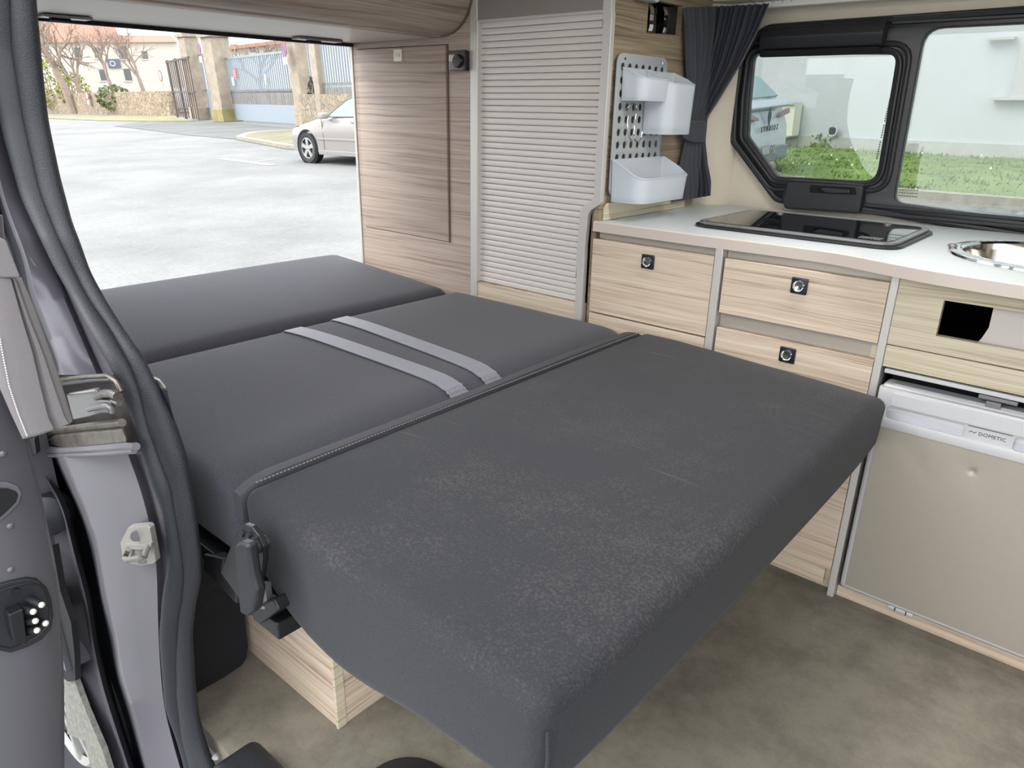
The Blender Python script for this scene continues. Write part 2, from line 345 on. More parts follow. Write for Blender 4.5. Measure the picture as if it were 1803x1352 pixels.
FRD = pm('champagne_fridge_panel', lin((176, 168, 156)), 0.4, 0.45, 0.02, 60)
FRS = pm('silver_fridge_plastic', lin((202, 202, 204)), 0.35, 0.15)
FRSD = pm('grey_fridge_recess', lin((160, 162, 168)), 0.4, 0.2)
HOBG = pm('black_hob_glass', lin((10, 12, 16)), 0.03, 0, spec=0.9)
PLAS = None
def plastic_clear(name, col, alpha):
    m, n, b = base(name); b.inputs['Base Color'].default_value = col; b.inputs['Roughness'].default_value = 0.3; b.inputs['Alpha'].default_value = alpha
    b.inputs['Subsurface Weight'].default_value = 0.0
    return m
BINM = plastic_clear('frosted_plastic', lin((222, 229, 236)), 0.58)
BOARDM = pm('grey_plastic_board', lin((166, 170, 172)), 0.4)
GLASSM = glass('tinted_window_glass', (0.74, 0.77, 0.765, 1), 1.5)
CARGL = pm('car_glass', lin((120, 150, 152)), 0.06, 0, spec=0.9)
INK = pm('dark_grey_print', lin((70, 72, 74)), 0.6)
WEB = pm('grey_seat_belt_webbing', lin((118, 118, 128)), 0.5, 0, 0.08, 260, 0, sheen=0.2)
WEB2 = pm('piping_fabric', lin((64, 64, 69)), 0.8, 0, 0.15, 700, 0.4, 700)

# ================================================================== SETTING : the van's shell
fl = struct(MB().box(-2.0, 1.9, -1.160, 0.60, -0.04, 0.0).build('floor', VINYL), 'mottled taupe vinyl floor of the camper van', 'floor')
struct(MB().box(-1.72, 1.9, -1.10, 0.66, 1.40, 1.44).build('ceiling', WALLM), 'beige lined ceiling of the van', 'ceiling')
struct(MB().box(1.45, 1.5, -1.10, 0.66, 0.0, 0.98).build('cab_light_block', pm('cab_block_dark', lin((60, 60, 64)), 0.9)), 'unseen dark panel for the cab seats, added to block light from ahead', 'wall')  # added out of view to dim the light coming from the cab
# fill lamp added out of view under the ceiling to brighten the kitchen
lp_ = thing('fill_lamp', 'unseen flat fill lamp added above the kitchen to brighten it', 'lamp', (-0.1, -0.1, 1.385))
MB().box(-0.35, 0.25, -0.16, -0.04, 1.384, 1.399).build('fill_lamp_housing', pm('fill_lamp_white', lin((230, 230, 228)), 0.4), lp_, 0.004)
ll = D.lights.new('fill_light', 'AREA'); ll.shape = 'RECTANGLE'; ll.size = 0.58; ll.size_y = 0.10; ll.energy = 1.9; ll.color = (1.0, 0.97, 0.93)
lo_ = D.objects.new('fill_light', ll); COL.objects.link(lo_); lo_.location = (-0.05, -0.10, 1.382)
# left wall: plan polyline, window opening cut as a hole in the straight part
YW = 0.62
def wp(u, v): p = on(u, v, 1, YW); return (p[0], p[2])
win_out = [wp(1340, 46), wp(1300, 112), wp(1287, 250), wp(1368, 356), wp(1521, 372), (0.85, wp(1803, 405)[1] - 0.075), (0.85, 1.31)]
wmb = MB(); plate(wmb, [(-0.70, 0.0), (1.9, 0.0), (1.9, 1.42), (-0.70, 1.42)], [rounded(win_out, 0.03)], 0.02, onY(YW + 0.02))
wl = struct(wmb.build('wall_left', WALLM, org=(0.6, YW, 0)), 'beige fabric-lined side wall around the van window', 'wall')
cp = [(-0.70, YW + 0.01), (-0.66, 0.60), (-0.69, 0.56), (-0.74, 0.50), (-0.84, 0.46), (-1.72, 0.46)]
cp = [(-0.645, YW + 0.012), (-0.655, 0.60), (-0.69, 0.55), (-0.75, 0.50), (-0.84, 0.47), (-1.69, 0.47)]
mb = MB(); mb.rings([[(x, y, 0), (x, y, 1.42)] for x, y in cp], closed=False); mb.rings([[(x, y + 0.03, 0), (x, y + 0.03, 1.42)] for x, y in cp], closed=False)
mb.build('trim_1', WALLM, wl)
# the far front of the van: bulkhead-less cab side, only a roof edge; right wall ahead of the sliding door
struct(MB().box(1.0, 1.9, -1.16, -1.12, 0.0, 1.42).build('wall_right', PAINT2), 'grey wall ahead of the sliding door opening', 'wall')

# ---- window_1 : black framed sliding window
win = thing('window_1', 'black framed van side window with two tinted panes', 'window', (0, YW, 0.8), kind='structure')
g1 = [wp(1326, 92), wp(1318, 180), wp(1315, 241), wp(1367, 313), wp(1546, 322), wp(1584, 93)]
h1 = rounded(g1, [0.025, 0.03, 0.03, 0.03, 0.04, 0.03])
g2 = [wp(1627, 48), wp(1571, 358), (0.60, wp(1803, 380)[1] - 0.04), (0.60, wp(1803, 38)[1])]
h2 = rounded(g2, [0.045, 0.03, 0.03, 0.03])
fo = [wp(1345, 50), wp(1305, 112), wp(1291, 245), wp(1370, 351), wp(1521, 368), (0.80, wp(1803, 402)[1] - 0.06), (0.80, 1.297)]
mb = MB(); plate(mb, rounded(fo, [0.06, 0.03, 0.04, 0.04, 0.02, 0.02, 0.02]), [h1, h2], 0.03, onY(YW + 0.004), 0.004)
mb.build('frame', BLK, win)
# rubber gasket around the frame, two sash ridges around the small pane
def loop3(pts, y): return [(p[0], y, p[1]) for p in pts]
mb = MB(); lp = rounded(fo, [0.06, 0.03, 0.04, 0.04, 0.02, 0.02, 0.02]); mb.tube(loop3(lp + [lp[0]], YW - 0.012), 0.009, 8, False); mb.build('gasket', RUB, win)
def grow(pts, d):
    c = np.mean(np.array(pts), 0); return [tuple(np.array(p) + (np.array(p) - c) / np.linalg.norm(np.array(p) - c) * d) for p in pts]
for d_, r_ in ((0.013, 0.006), (0.034, 0.007)):
    lp = rounded(grow(g1, d_), [0.04, 0.04, 0.04, 0.04, 0.05, 0.05]); mb = MB(); mb.tube(loop3(lp + [lp[0]], YW - 0.014), r_, 8, False); mb.build('sash_rail', BLK_S, win)
mb = MB()
for dz in (0.0, 0.018): mb.box(-0.26, 0.8, YW - 0.024 + dz * 0.4, YW - 0.01, 0.803 + dz, 0.812 + dz)
for dz in (0.0, 0.018): mb.box(-0.26, 0.8, YW - 0.02, YW - 0.01, 1.272 + dz * 0.7, 1.280 + dz * 0.7)
mb.build('slide_track', BLK_S, win, 0.002)
for hh in (h1, h2):
    mb = MB(); plate(mb, grow(hh, 0.004), [], 0.004, onY(YW + 0.012)); mb.build('pane', GLASSM, win)
# etched marks on the small pane's right edge and the big pane's lower corner
mb = MB()
for k in range(26):
    if k in (8, 15): continue
    z = 0.945 + 0.006 * k; x0 = wp(1545, 322)[0] - 0.014 + 0.0008 * k * 0 ; mb.box(x0 + 0.0002 * k - 0.003, x0 + 0.0002 * k, YW + 0.006, YW + 0.0065, z, z + 0.004)
for r_ in range(4):
    for k in range(7): mb.box(-0.172 + 0.007 * k, -0.167 + 0.007 * k, YW + 0.006, YW + 0.0065, 0.855 + 0.008 * r_, 0.857 + 0.008 * r_)
mb.build('etched_print', INK, win)
# rolled blind above the small pane and its latch case below
rb = thing('roller_blind', 'rolled black blind cassette above the small side window pane', 'blind', (-0.44, YW - 0.03, 1.24))
a = on(1345, 58, 1, YW - 0.03); b_ = on(1563, 38, 1, YW - 0.03)
mb = MB(); x0, x1 = a[0], b_[0]; z0 = 1.222; z1 = 1.283
prof = rounded([(YW - 0.012, z0), (YW - 0.012, z1), (YW - 0.045, z1 - 0.004), (YW - 0.055, z0 + 0.03), (YW - 0.045, z0)], 0.012, 4)
mb.prism(prof, 'x', x0, x1); mb.build('cassette', BLK_S, rb, angle=50)
mb = MB(); mb.box(x0, x1 - 0.005, YW - 0.045, YW - 0.02, z0 - 0.018, z0 - 0.001); mb.build('blind_fabric', BLK_D, rb, 0.004)
lc = thing('window_latch', 'black handle case mounted under the small side window pane', 'latch', (-0.37, YW - 0.03, 0.80))
q = [on(*p, 1, YW - 0.045) for p in ((1384, 320), (1376, 350), (1380, 368), (1512, 377), (1521, 328), (1514, 325), (1392, 317))]
mb = MB(); mb.thick([(p[0], YW - 0.045, p[2]) for p in q], (0, 0.035, 0)); mb.build('case', BLK_S, lc, 0.008, seg=4)
q = [on(*p, 1, YW - 0.05) for p in ((1425, 326), (1505, 330), (1507, 343), (1424, 339))]
mb = MB(); mb.thick([(p[0], YW - 0.048, p[2]) for p in q], (0, 0.006, 0)); mb.build('recess', BLK_D, lc, 0.003)
q = [on(*p, 1, YW - 0.05) for p in ((1440, 331), (1455, 329), (1498, 333), (1497, 341), (1455, 340))]
mb = MB(); mb.thick([(p[0], YW - 0.056, p[2]) for p in q], (0, 0.012, 0)); mb.build('handle', BLK, lc, 0.003, seg=3)
# white curtain rail above the window
p0 = on(1355, 12, 1, 0.57); p1 = on(1470, 0, 1, 0.57)
mb = MB(); dv = (p1 - p0) / np.linalg.norm(p1 - p0); pz = p0[2]
mb.box(-0.80, 0.8, 0.55, 0.572, pz - 0.004, pz + 0.012)
cr = tag(mb.build('curtain_rail', pm('white_rail', lin((225, 225, 222)), 0.3), bevel=0.002), 'thin white curtain rail running above the side window', 'rail')
mb = MB(); mb.box(-0.80, 0.8, 0.50, 0.66, pz + 0.013, pz + 0.06); mb.build('valance', WALLM, cr, 0.01)

# ================================================================== KITCHEN
ZT = 0.790
kc = thing('drawer_cabinet', 'elm laminate kitchen cabinet with three push-button drawers under the hob', 'cabinet', (-0.36, 0.3, 0))
mb = MB(); mb.box(-0.722, -0.006, 0.03, 0.46, 0.0, 0.03)
mb.box(-0.722, -0.704, 0.03, 0.46, 0.0, 0.765); mb.box(-0.378, -0.362, 0.02, 0.46, 0.03, 0.765); mb.box(-0.020, -0.006, 0.02, 0.46, 0.03, 0.765); mb.box(-0.722, -0.006, 0.44, 0.46, 0.0, 0.765)
mb.build('carcass', WOOD_G, kc)
def drawer(parent, x0, x1, z0, z1, knob=None, name='drawer'):
    d = MB().box(x0, x1, 0.0, 0.016, z0, z1).build(name, WOOD_K, parent, 0.0012)
    if name == 'drawer':
        t = MB().box(x0 + 0.02, x1 - 0.02, 0.016, 0.40, z0 + 0.01, z1 - 0.03); t.build('drawer_box', ALU_D, d)
    if knob:
        kx, kz = knob
        m_ = MB(); plate(m_, rounded([(kx - 0.0165, kz - 0.0165), (kx + 0.0165, kz - 0.0165), (kx + 0.0165, kz + 0.0165), (kx - 0.0165, kz + 0.0165)], 0.002, 2), [], 0.006, onY(-0.001), 0.001)
        kp = m_.build('knob_plate', BLKCH, d)
        m_ = MB(); m_.lathe([(0.0125, 0), (0.0125, 0.004), (0.011, 0.0055), (0.0095, 0.004), (0.009, 0.003), (0.0001, 0.002)], (kx, -0.004, kz), 24, (0, -1, 0)); m_.build('knob', CHROME, kp)
    return d
BLKCH = pm('gunmetal_plate', lin((62, 66, 76)), 0.25, 0.7)
drawer(kc, -0.722, -0.3835, 0.552, 0.745, (-0.555, 0.708))
drawer(kc, -0.357, -0.0065, 0.617, 0.744, (-0.181, 0.709))
drawer(kc, -0.357, -0.0065, 0.405, 0.581, (-0.183, 0.552))
drawer(kc, -0.722, -0.3835, 0.068, 0.548, name='door')
drawer(kc, -0.357, -0.0065, 0.066, 0.401, name='door')
# concave aluminium grip channels over the drawers
def channel(x0, x1, z0, z1):
    m_ = MB(); prof = [(0.004, z0 - 0.004)]
    for k in range(7):
        t = k / 6; prof.append((0.008 + 0.030 * math.sin(math.pi * t * 0.5 + 0.0) , z0 + (z1 - z0) * (1 - math.cos(math.pi * t * 0.5))))
    prof += [(0.045, z1), (0.045, z0 - 0.004)]
    return m_.prism(prof, 'x', x0, x1)
for c in ((-0.704, -0.380, 0.745, 0.772), (-0.360, -0.02, 0.745, 0.772), (-0.360, -0.02, 0.581, 0.617)):
    m_ = MB(); m_.box(c[0], c[1], 0.020, 0.026, c[2] - 0.006, c[3] + 0.0)
    m_.build('grip_channel', ALU_D, kc)
MB().box(-0.722, -0.020, 0.006, 0.022, 0.022, 0.0655).build('plinth', WOOD_K, kc, 0.001)
for x0, x1, y in ((-0.3815, -0.3625, -0.003), (-0.0050, 0.0105, -0.003)):
    MB().box(x0, x1, y, 0.05, 0.0, 0.770).build('divider', ALU, kc, 0.002)
# fridge / sink cabinet
sc_ = thing('sink_cabinet', 'elm laminate housing above and around the silver fridge', 'cabinet', (0.4, 0.3, 0))
mb = MB(); plate(mb, [(0.011, 0.621), (1.2, 0.621), (1.2, 0.771), (0.011, 0.771)], [[(0.0935, 0.655), (0.43, 0.655), (0.43, 0.726), (0.0935, 0.726)]], 0.016, onY(0.008)); mb.build('front_panel', WOOD_G, sc_, org=None)
MB().box(0.011, 1.2, 0.0, 0.016, 0.573, 0.6185).build('lower_panel', WOOD_G, sc_, 0.001)
MB().box(0.487, 1.2, 0.0, 0.016, 0.03, 0.570).build('door', WOOD_G, sc_, 0.001)
MB().box(0.0115, 1.2, 0.015, 0.03, 0.0, 0.0275).build('plinth', WOOD_K, sc_, 0.001)
mb = MB(); mb.box(0.0115, 0.014, 0.03, 0.46, 0.0, 0.765); mb.box(0.014, 1.2, 0.44, 0.46, 0.0, 0.765); mb.box(0.47, 0.485, 0.017, 0.44, 0.0, 0.765); mb.box(0.014, 0.47, 0.03, 0.44, 0.575, 0.585)
mb.build('carcass', BLK_D, sc_)
q = [on(u, v, 1, 0.0175) for u, v in ((1753, 530), (1748, 548), (1741, 577), (1728, 596), (1712, 612), (2000, 700), (2000, 540))]
mb = MB(); mb.thick([(p[0], 0.0175, p[2]) for p in q], (0, 0.004, 0)); mb.build('slot_cover', pm('pale_grey_cover', lin((196, 188, 182)), 0.4), sc_)
# worktop with hob and sink cut-outs
SX, SY, SR = 0.247, 0.250, 0.203
front = [(-0.722, 0.0), (-0.45, -0.002), (-0.25, 0.004), (-0.16, 0.006), (-0.11, 0.0), (-0.06, -0.014), (-0.01, -0.032), (0.05, -0.050), (0.12, -0.064), (0.2, -0.072), (0.32, -0.078), (1.2, -0.078)]
outer = front + [(1.2, YW - 0.02), (-0.645, YW - 0.02), (-0.652, 0.585), (-0.69, 0.535), (-0.722, 0.50)]
mb = MB(); plate(mb, outer, [circle(SX, SY, SR - 0.02, 48)], 0.024, lambda a, b, c: (a, b, ZT - 0.012 + c))
ct = tag(mb.build('countertop', TOP, org=(0, 0.2, ZT - 0.024)), 'pale grey worktop curving outward towards the round sink', 'worktop')
mb = MB(); fr = [(x, y, 0) for x, y in front]
mb.rings([[(x, y - 0.0035, ZT - 0.026), (x, y - 0.0035, ZT - 0.003), (x, y, ZT - 0.0005), (x, y + 0.002, ZT - 0.0245)] for x, y in front], True, True); mb.build('edge_band', RIM, ct, angle=25)
# hob
hb = thing('hob', 'rectangular glass-lidded gas hob set into the worktop', 'hob', (-0.27, 0.27, ZT))
HX0, HX1, HY0, HY1 = -0.505, -0.030, 0.100, 0.455
o_ = rounded([(HX0, HY0), (HX1, HY0), (HX1, HY1), (HX0, HY1)], 0.05, 8)
i_ = rounded([(HX0 + 0.022, HY0 + 0.022), (HX1 - 0.022, HY0 + 0.022), (HX1 - 0.022, HY1 - 0.022), (HX0 + 0.022, HY1 - 0.022)], 0.035, 8)
mb = MB(); plate(mb, o_, [], 0.006, lambda a, b, c: (a, b, ZT + 0.0035 + c), 0.001); mb.build('tray', BLK, hb)
o2 = rounded([(HX0 + 0.008, HY0 + 0.008), (HX1 - 0.008, HY0 + 0.008), (HX1 - 0.008, HY1 - 0.008), (HX0 + 0.008, HY1 - 0.008)], 0.045, 8)
mb = MB(); plate(mb, o2, [i_], 0.006, lambda a, b, c: (a, b, ZT + 0.010 + c), 0.001); mb.build('steel_rim', STEEL, hb)
mb = MB(); plate(mb, i_, [], 0.007, lambda a, b, c: (a, b, ZT + 0.0105 + c)); mb.build('glass_lid', HOBG, hb)
for cx_ in (-0.40, -0.13): mb = MB(); mb.lathe([(0.010, 0.0), (0.010, 0.003), (0.0001, 0.0035)], (cx_, HY1 - 0.045, ZT + 0.0142), 20); mb.build('hinge_cap', STEEL, hb)
mb = MB()
for r_ in range(3):
    for k in range(6): mb.box(-0.120 + 0.008 * k, -0.114 + 0.008 * k, HY0 + 0.04 + 0.012 * r_, HY0 + 0.043 + 0.012 * r_, ZT + 0.0142, ZT + 0.0146)
mb.build('printed_notice', pm('light_print', lin((150, 155, 150)), 0.6), hb)
# sink
sk = thing('round_sink', 'round polished steel sink bowl with bright rim in the worktop', 'sink', (SX, SY, ZT - 0.1))
mb = MB(); mb.lathe([(SR + 0.004, 0.0005), (SR + 0.003, 0.005), (SR - 0.004, 0.0075), (SR - 0.012, 0.006), (SR - 0.018, 0.0075), (SR - 0.024, 0.003)], (SX, SY, ZT), 64); mb.build('rim', CHROME, sk)
mb = MB(); mb.lathe([(SR - 0.024, 0.003), (SR - 0.028, -0.01), (SR - 0.034, -0.08), (SR - 0.045, -0.105), (SR - 0.075, -0.125), (0.04, -0.13), (0.0001, -0.13)], (SX, SY, ZT), 64); mb.build('bowl', SINKM, sk)
mb = MB(); mb.lathe([(0.038, 0.0), (0.034, 0.003), (0.026, 0.0), (0.0001, -0.004)], (SX, SY, ZT - 0.129), 32); mb.build('drain', CHROME, sk)
ca = (SX - (SR - 0.004) * 0.985, SY - 0.035)
mb = MB(); mb.ball((ca[0], ca[1], ZT + 0.009), 0.006, 10, (1.6, 1, 0.8)); mb.build('lid_clip', STEEL, sk)

# fridge
fg = thing('fridge', 'silver compact fridge with champagne front panel and dented door', 'fridge', (0.23, 0.2, 0.0))
FX0, FX1, FZ0, FZ1 = 0.020, 0.440, 0.044, 0.548
MB().box(FX0 + 0.006, FX1 - 0.006, 0.04, 0.435, 0.028, FZ1 + 0.012).build('body', BLK_D, fg)
mb = MB(); mb.rbox(FX0, FX1, -0.016, 0.035, FZ0, FZ1 - 0.006, 0.010, (6, 1, 6), 4); dr = mb.build('door', FRS, fg)
# champagne insert with a dent
def dent(x, z):
    d = math.hypot(x - 0.212, z - 0.408); y = -0.0200
    y += 0.0028 * math.exp(-(d / 0.006) ** 2) + 0.0008 * math.exp(-(d / 0.03) ** 2)
    e = (x - 0.09) * 0.8 + (z - 0.43) * 0.6; y += 0.0007 * math.exp(-(e / 0.02) ** 2) * math.exp(-((z - 0.41) / 0.05) ** 2)
    return y
xs = np.linspace(FX0 + 0.0135, FX1 - 0.0135, 120); zs_ = np.linspace(FZ0 + 0.0135, 0.452, 130)
mb = MB(); mb.grid(lambda x, z: (x, dent(x, z), z), xs, zs_)
for sgn, pts in ((1, 0),):
    x0, x1, z0, z1 = xs[0], xs[-1], zs_[0], zs_[-1]
    mb.add([(x0, -0.0200, z0), (x1, -0.0200, z0), (x1, -0.0200, z1), (x0, -0.0200, z1), (x0, -0.011, z0), (x1, -0.011, z0), (x1, -0.011, z1), (x0, -0.011, z1)], [(0, 1, 5, 4), (1, 2, 6, 5), (2, 3, 7, 6), (3, 0, 4, 7)])
mb.build('door_panel', FRD, dr)
# upper control strip with two recessed grips
mb = MB(); hL = rounded([(0.040, 0.472), (0.183, 0.472), (0.183, 0.502), (0.040, 0.502)], 0.009, 5); hR = rounded([(0.262, 0.472), (0.405, 0.472), (0.405, 0.502), (0.262, 0.502)], 0.009, 5)
plate(mb, [(FX0 + 0.001, 0.454), (FX1 - 0.001, 0.454), (FX1 - 0.001, 0.536), (FX0 + 0.001, 0.536)], [hL, hR], 0.016, onY(-0.017), 0.0015); mb.build('grip_strip', FRS, dr)
for h_ in (hL, hR):
    m_ = MB(); x0 = min(p[0] for p in h_); x1 = max(p[0] for p in h_)
    prof = [(-0.0125, 0.4715)] + [(-0.0125 - 0.010 * math.sin(math.pi * (1 - t / 6)) * 0 + 0.0 - (0.011 * (1 - t / 6) ** 1.6), 0.4715 + 0.031 * t / 6) for t in range(7)] + [(-0.0122, 0.503), (-0.011, 0.503), (-0.011, 0.4715)]
    m_.prism(prof, 'x', x0, x1); m_.build('grip_recess', FRSD, dr)
MB().box(0.046, FX1 - 0.03, -0.0275, -0.0245, 0.5035, 0.531).build('trim_bar', FRS, dr, 0.0012)
MB().box(0.186, 0.259, -0.0262, -0.0248, 0.5005, 0.5015).build('trim_groove', INK, dr)
mb = MB(); text(mb, 'DOMETIC', 0.0100, lambda a, b, c: (0.2285 + a, -0.0256 - c, 0.4890 + b), 0.0003, 1.05); mb.build('lettering', INK, dr)
mb = MB(); mb.tube([(0.190, -0.0255, 0.4880), (0.194, -0.0255, 0.4915), (0.198, -0.0255, 0.4885), (0.202, -0.0255, 0.4915)], 0.0007, 6); mb.build('emblem', INK, dr)
MB().box(FX0 - 0.003, FX1, 0.0, 0.012, 0.560, 0.569).build('top_rail', FRS, fg, 0.001)
MB().box(FX0 + 0.02, FX1 - 0.02, -0.008, 0.02, 0.541, 0.5445).build('hinge_bar', FRSD, fg, 0.001)
mb = MB(); mb.box(0.188, 0.252, -0.006, 0.0, 0.5525, 0.5595); mb.box(0.203, 0.228, -0.012, 0.0, 0.5405, 0.552); mb.build('door_latch', STEEL, fg, 0.0012)
mb = MB(); mb.box(0.124, 0.176, -0.009, 0.01, 0.0335, 0.0425); mb.build('bottom_latch', FRS, fg, 0.003)
mb = MB(); mb.box(0.138, 0.140, -0.0095, -0.0085, 0.0335, 0.0425); mb.box(0.160, 0.162, -0.0095, -0.0085, 0.0335, 0.0425); mb.build('latch_gap', BLK_D, fg)

# ================================================================== TALL SHUTTER CABINET
tc_ = thing('tall_shutter_cabinet', 'tall cabinet closed by a silver roller shutter of narrow slats', 'cabinet', (-0.94, 0.2, 0.0))
SX0, SX1 = -1.133, -0.735
mb = MB(); n_ = 44; z0 = 0.567; z1 = 1.270; pt = (z1 - z0) / n_; prof = []
for k in range(n_):
    for a_ in (0.07, 0.12, 0.5, 0.88, 0.93): prof.append((0.0105 - 0.0016 * math.sin(math.pi * a_) ** 0.6, z0 + (k + a_) * pt))
    prof.append((0.0165, z0 + (k + 1) * pt))
xsl = SX0
vs = [[(SX0, y, z), (-0.712 if z > 0.815 else -0.747, y, z)] for y, z in prof]; mb.rings(vs, closed=False)
mb.add([(SX0, 0.02, z0), (-0.752, 0.02, z0), (-0.752, 0.02, z1), (SX0, 0.02, z1)], [(0, 1, 2, 3)])
mb.build('roller_shutter', SLAT, tc_, angle=28)
MB().box(-1.160, -1.134, -0.002, 0.02, 0.0, 1.40).build('frame_strip', ALU, tc_, 0.002)
MB().box(-1.134, -1.128, -0.006, 0.02, 0.567, 1.273).build('frame_strip', ALU, tc_, 0.002)
# right frame: straight above the worktop, curving back below
mb = MB(); F = lambda pts: [on(u, v, 1, 0.0) for u, v in pts]
L_ = F(rounded([(1066, 0), (1047, 352), (1024, 364), (1010, 528)], [1, 14, 26, 1], 7))
R_ = F(rounded([(1080, 0), (1058, 359), (1036, 373), (1021, 532)], [1, 12, 22, 1], 7))
pl = [(p[0], p[2]) for p in L_]; pr = [(p[0], p[2]) for p in R_]
pl[0] = (pl[0][0], 1.40); pr[0] = (pr[0][0], 1.40); pl.append((pl[-1][0], 0.0)); pr.append((pr[-1][0], 0.0))
plate(mb, pl + pr[::-1], [], 0.016, onY(0.004), 0.001); mb.build('edge_trim', ALU, tc_, angle=20)
MB().box(SX0 - 0.005, -0.722, 0.002, 0.02, 1.272, 1.40).build('header_panel', ALU_H, tc_, 0.002)
MB().box(SX0 - 0.002, -0.728, -0.001, 0.02, 1.268, 1.275).build('header_edge', ALU, tc_, 0.001)
MB().box(-1.134, -0.745, 0.002, 0.02, 0.0, 0.566).build('base_panel', WOOD_K, tc_, 0.001)
# side panel with rounded shoulder piece and niche opening
def ox(u, v): p = on(u, v, 0, -0.708); return (p[1], p[2])
nic = [(0.163, 1.238), (0.335, 1.246), (0.335, 1.315), (0.163, 1.315)]
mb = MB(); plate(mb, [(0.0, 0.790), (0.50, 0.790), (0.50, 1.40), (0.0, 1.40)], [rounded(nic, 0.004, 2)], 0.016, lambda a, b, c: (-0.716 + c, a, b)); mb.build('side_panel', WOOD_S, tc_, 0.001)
mb = MB(); mb.box(-0.90, -0.724, 0.15, 0.36, 1.225, 1.232); mb.box(-0.90, -0.724, 0.15, 0.36, 1.32, 1.326); mb.box(-0.90, -0.89, 0.15, 0.36, 1.232, 1.32); mb.build('niche_liner', BLK_D, tc_)
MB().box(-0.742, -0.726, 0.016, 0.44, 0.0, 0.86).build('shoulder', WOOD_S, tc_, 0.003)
mb = MB(); mb.prism([(0.014, 0.7905), (0.44, 0.7905), (0.44, 0.812), (0.20, 0.822), (0.07, 0.834), (0.03, 0.834), (0.014, 0.822)], 'x', -0.7075, -0.700); mb.build('worktop_upstand', WOOD_G, tc_, 0.002)
for yy, lb in ((0.180, 'shiny chrome clip nearer the shutter in the small high opening'), (0.250, 'shiny chrome clip nearer the dark curtain in the small high opening')):
    mb = MB(); mb.rings([[(-0.72 + 0.010 * math.sin(t * math.pi), yy + 0.004 * math.sin(t * 9), 1.236 + 0.07 * t), (-0.72 + 0.010 * math.sin(t * math.pi), yy + 0.018 + 0.004 * math.sin(t * 9), 1.236 + 0.07 * t), (-0.735 + 0.010 * math.sin(t * math.pi), yy + 0.018, 1.236 + 0.07 * t), (-0.735, yy, 1.236 + 0.07 * t)] for t in [k / 8 for k in range(9)]])
    tag(mb.build('metal_clip', CHROME), lb, 'clip')

# rear cabinet with door
rc = thing('rear_cabinet', 'tall elm laminate cabinet with one large door at the tailgate end', 'cabinet', (-1.4, 0.2, 0.0))
mb = MB(); plate(mb, [(-1.672, 0.0), (-1.161, 0.0), (-1.161, 1.40), (-1.672, 1.40)], [[(-1.6515, 0.671), (-1.246, 0.669), (-1.249, 1.221), (-1.6515, 1.221)]], 0.018, onY(0.009)); mb.build('face_frame', WOOD_T, rc)
MB().box(-1.672, -1.161, 0.03, 0.46, 0.0, 1.36).build('carcass', WOOD_T, rc)
mb = MB(); plate(mb, [(-1.6495, 0.674), (-1.252, 0.672), (-1.2550, 1.2180), (-1.6495, 1.2180)], [], 0.018, onY(0.006), 0.001); d_ = mb.build('door', WOOD_T, rc)
MB().box(-1.249, -1.2455, -0.004, 0.012, 0.669, 1.221).build('door_edge', pm('brown_door_edge', lin((96, 72, 52)), 0.5), rc)
MB().box(-1.684, -1.6725, -0.004, 0.46, 0.0, 1.236).build('edge_strip', WHITE, rc, 0.002)
pts = [on(u, v, 1, -0.004) for u, v in ((694, 87), (708, 87), (708, 108), (694, 108))]
mb = MB(); x0, x1, z0, z1 = pts[0][0], pts[1][0], pts[2][2], pts[0][2]; mb.box(x0, x1, -0.0075, -0.003, z0, z1); kb = mb.build('push_catch', pm('ivory_plastic', lin((226, 216, 200)), 0.35), d_, 0.0012)
mb = MB(); mb.box(x0 + 0.009, x1 - 0.009, -0.0095, -0.007, z0 + 0.012, z1 - 0.012); mb.build('button', pm('ivory_button', lin((206, 196, 180)), 0.35), kb, 0.001)
# heater control
hc = thing('heater_control', 'small heater control with round black dial on the rear cabinet', 'thermostat', (-1.20, 0.0, 1.175))
q0 = on(796, 92, 1, 0.0); q1 = on(825, 125, 1, 0.0)
mb = MB(); mb.rbox(q0[0], q1[0], -0.016, -0.0005, q1[2], q0[2], 0.005, 1, 3); mb.build('bezel', pm('grey_brown_plastic', lin((112, 100, 92)), 0.35), hc)
w_ = q1[0] - q0[0]
mb = MB(); mb.box(q0[0] + 0.004, q0[0] + w_ * 0.42, -0.0175, -0.015, q1[2] + 0.024, q0[2] - 0.008); mb.build('display', pm('pale_display', lin((196, 184, 172)), 0.2), hc, 0.001)
mb = MB(); mb.lathe([(0.0001, 0.0125), (0.015, 0.012), (0.0175, 0.008), (0.018, 0.0)], (q0[0] + w_ * 0.66, -0.015, (q0[2] + q1[2]) / 2), 28, (0, -1, 0)); mb.build('dial', BLK, hc)
mb = MB(); mb.box(q1[0] - 0.004, q1[0] + 0.003, -0.018, 0.0, q1[2], q0[2]); mb.box(q0[0], q1[0], -0.018, 0.0, q0[2] - 0.003, q0[2] + 0.003); mb.build('bezel_edge', BLK, hc, 0.001)

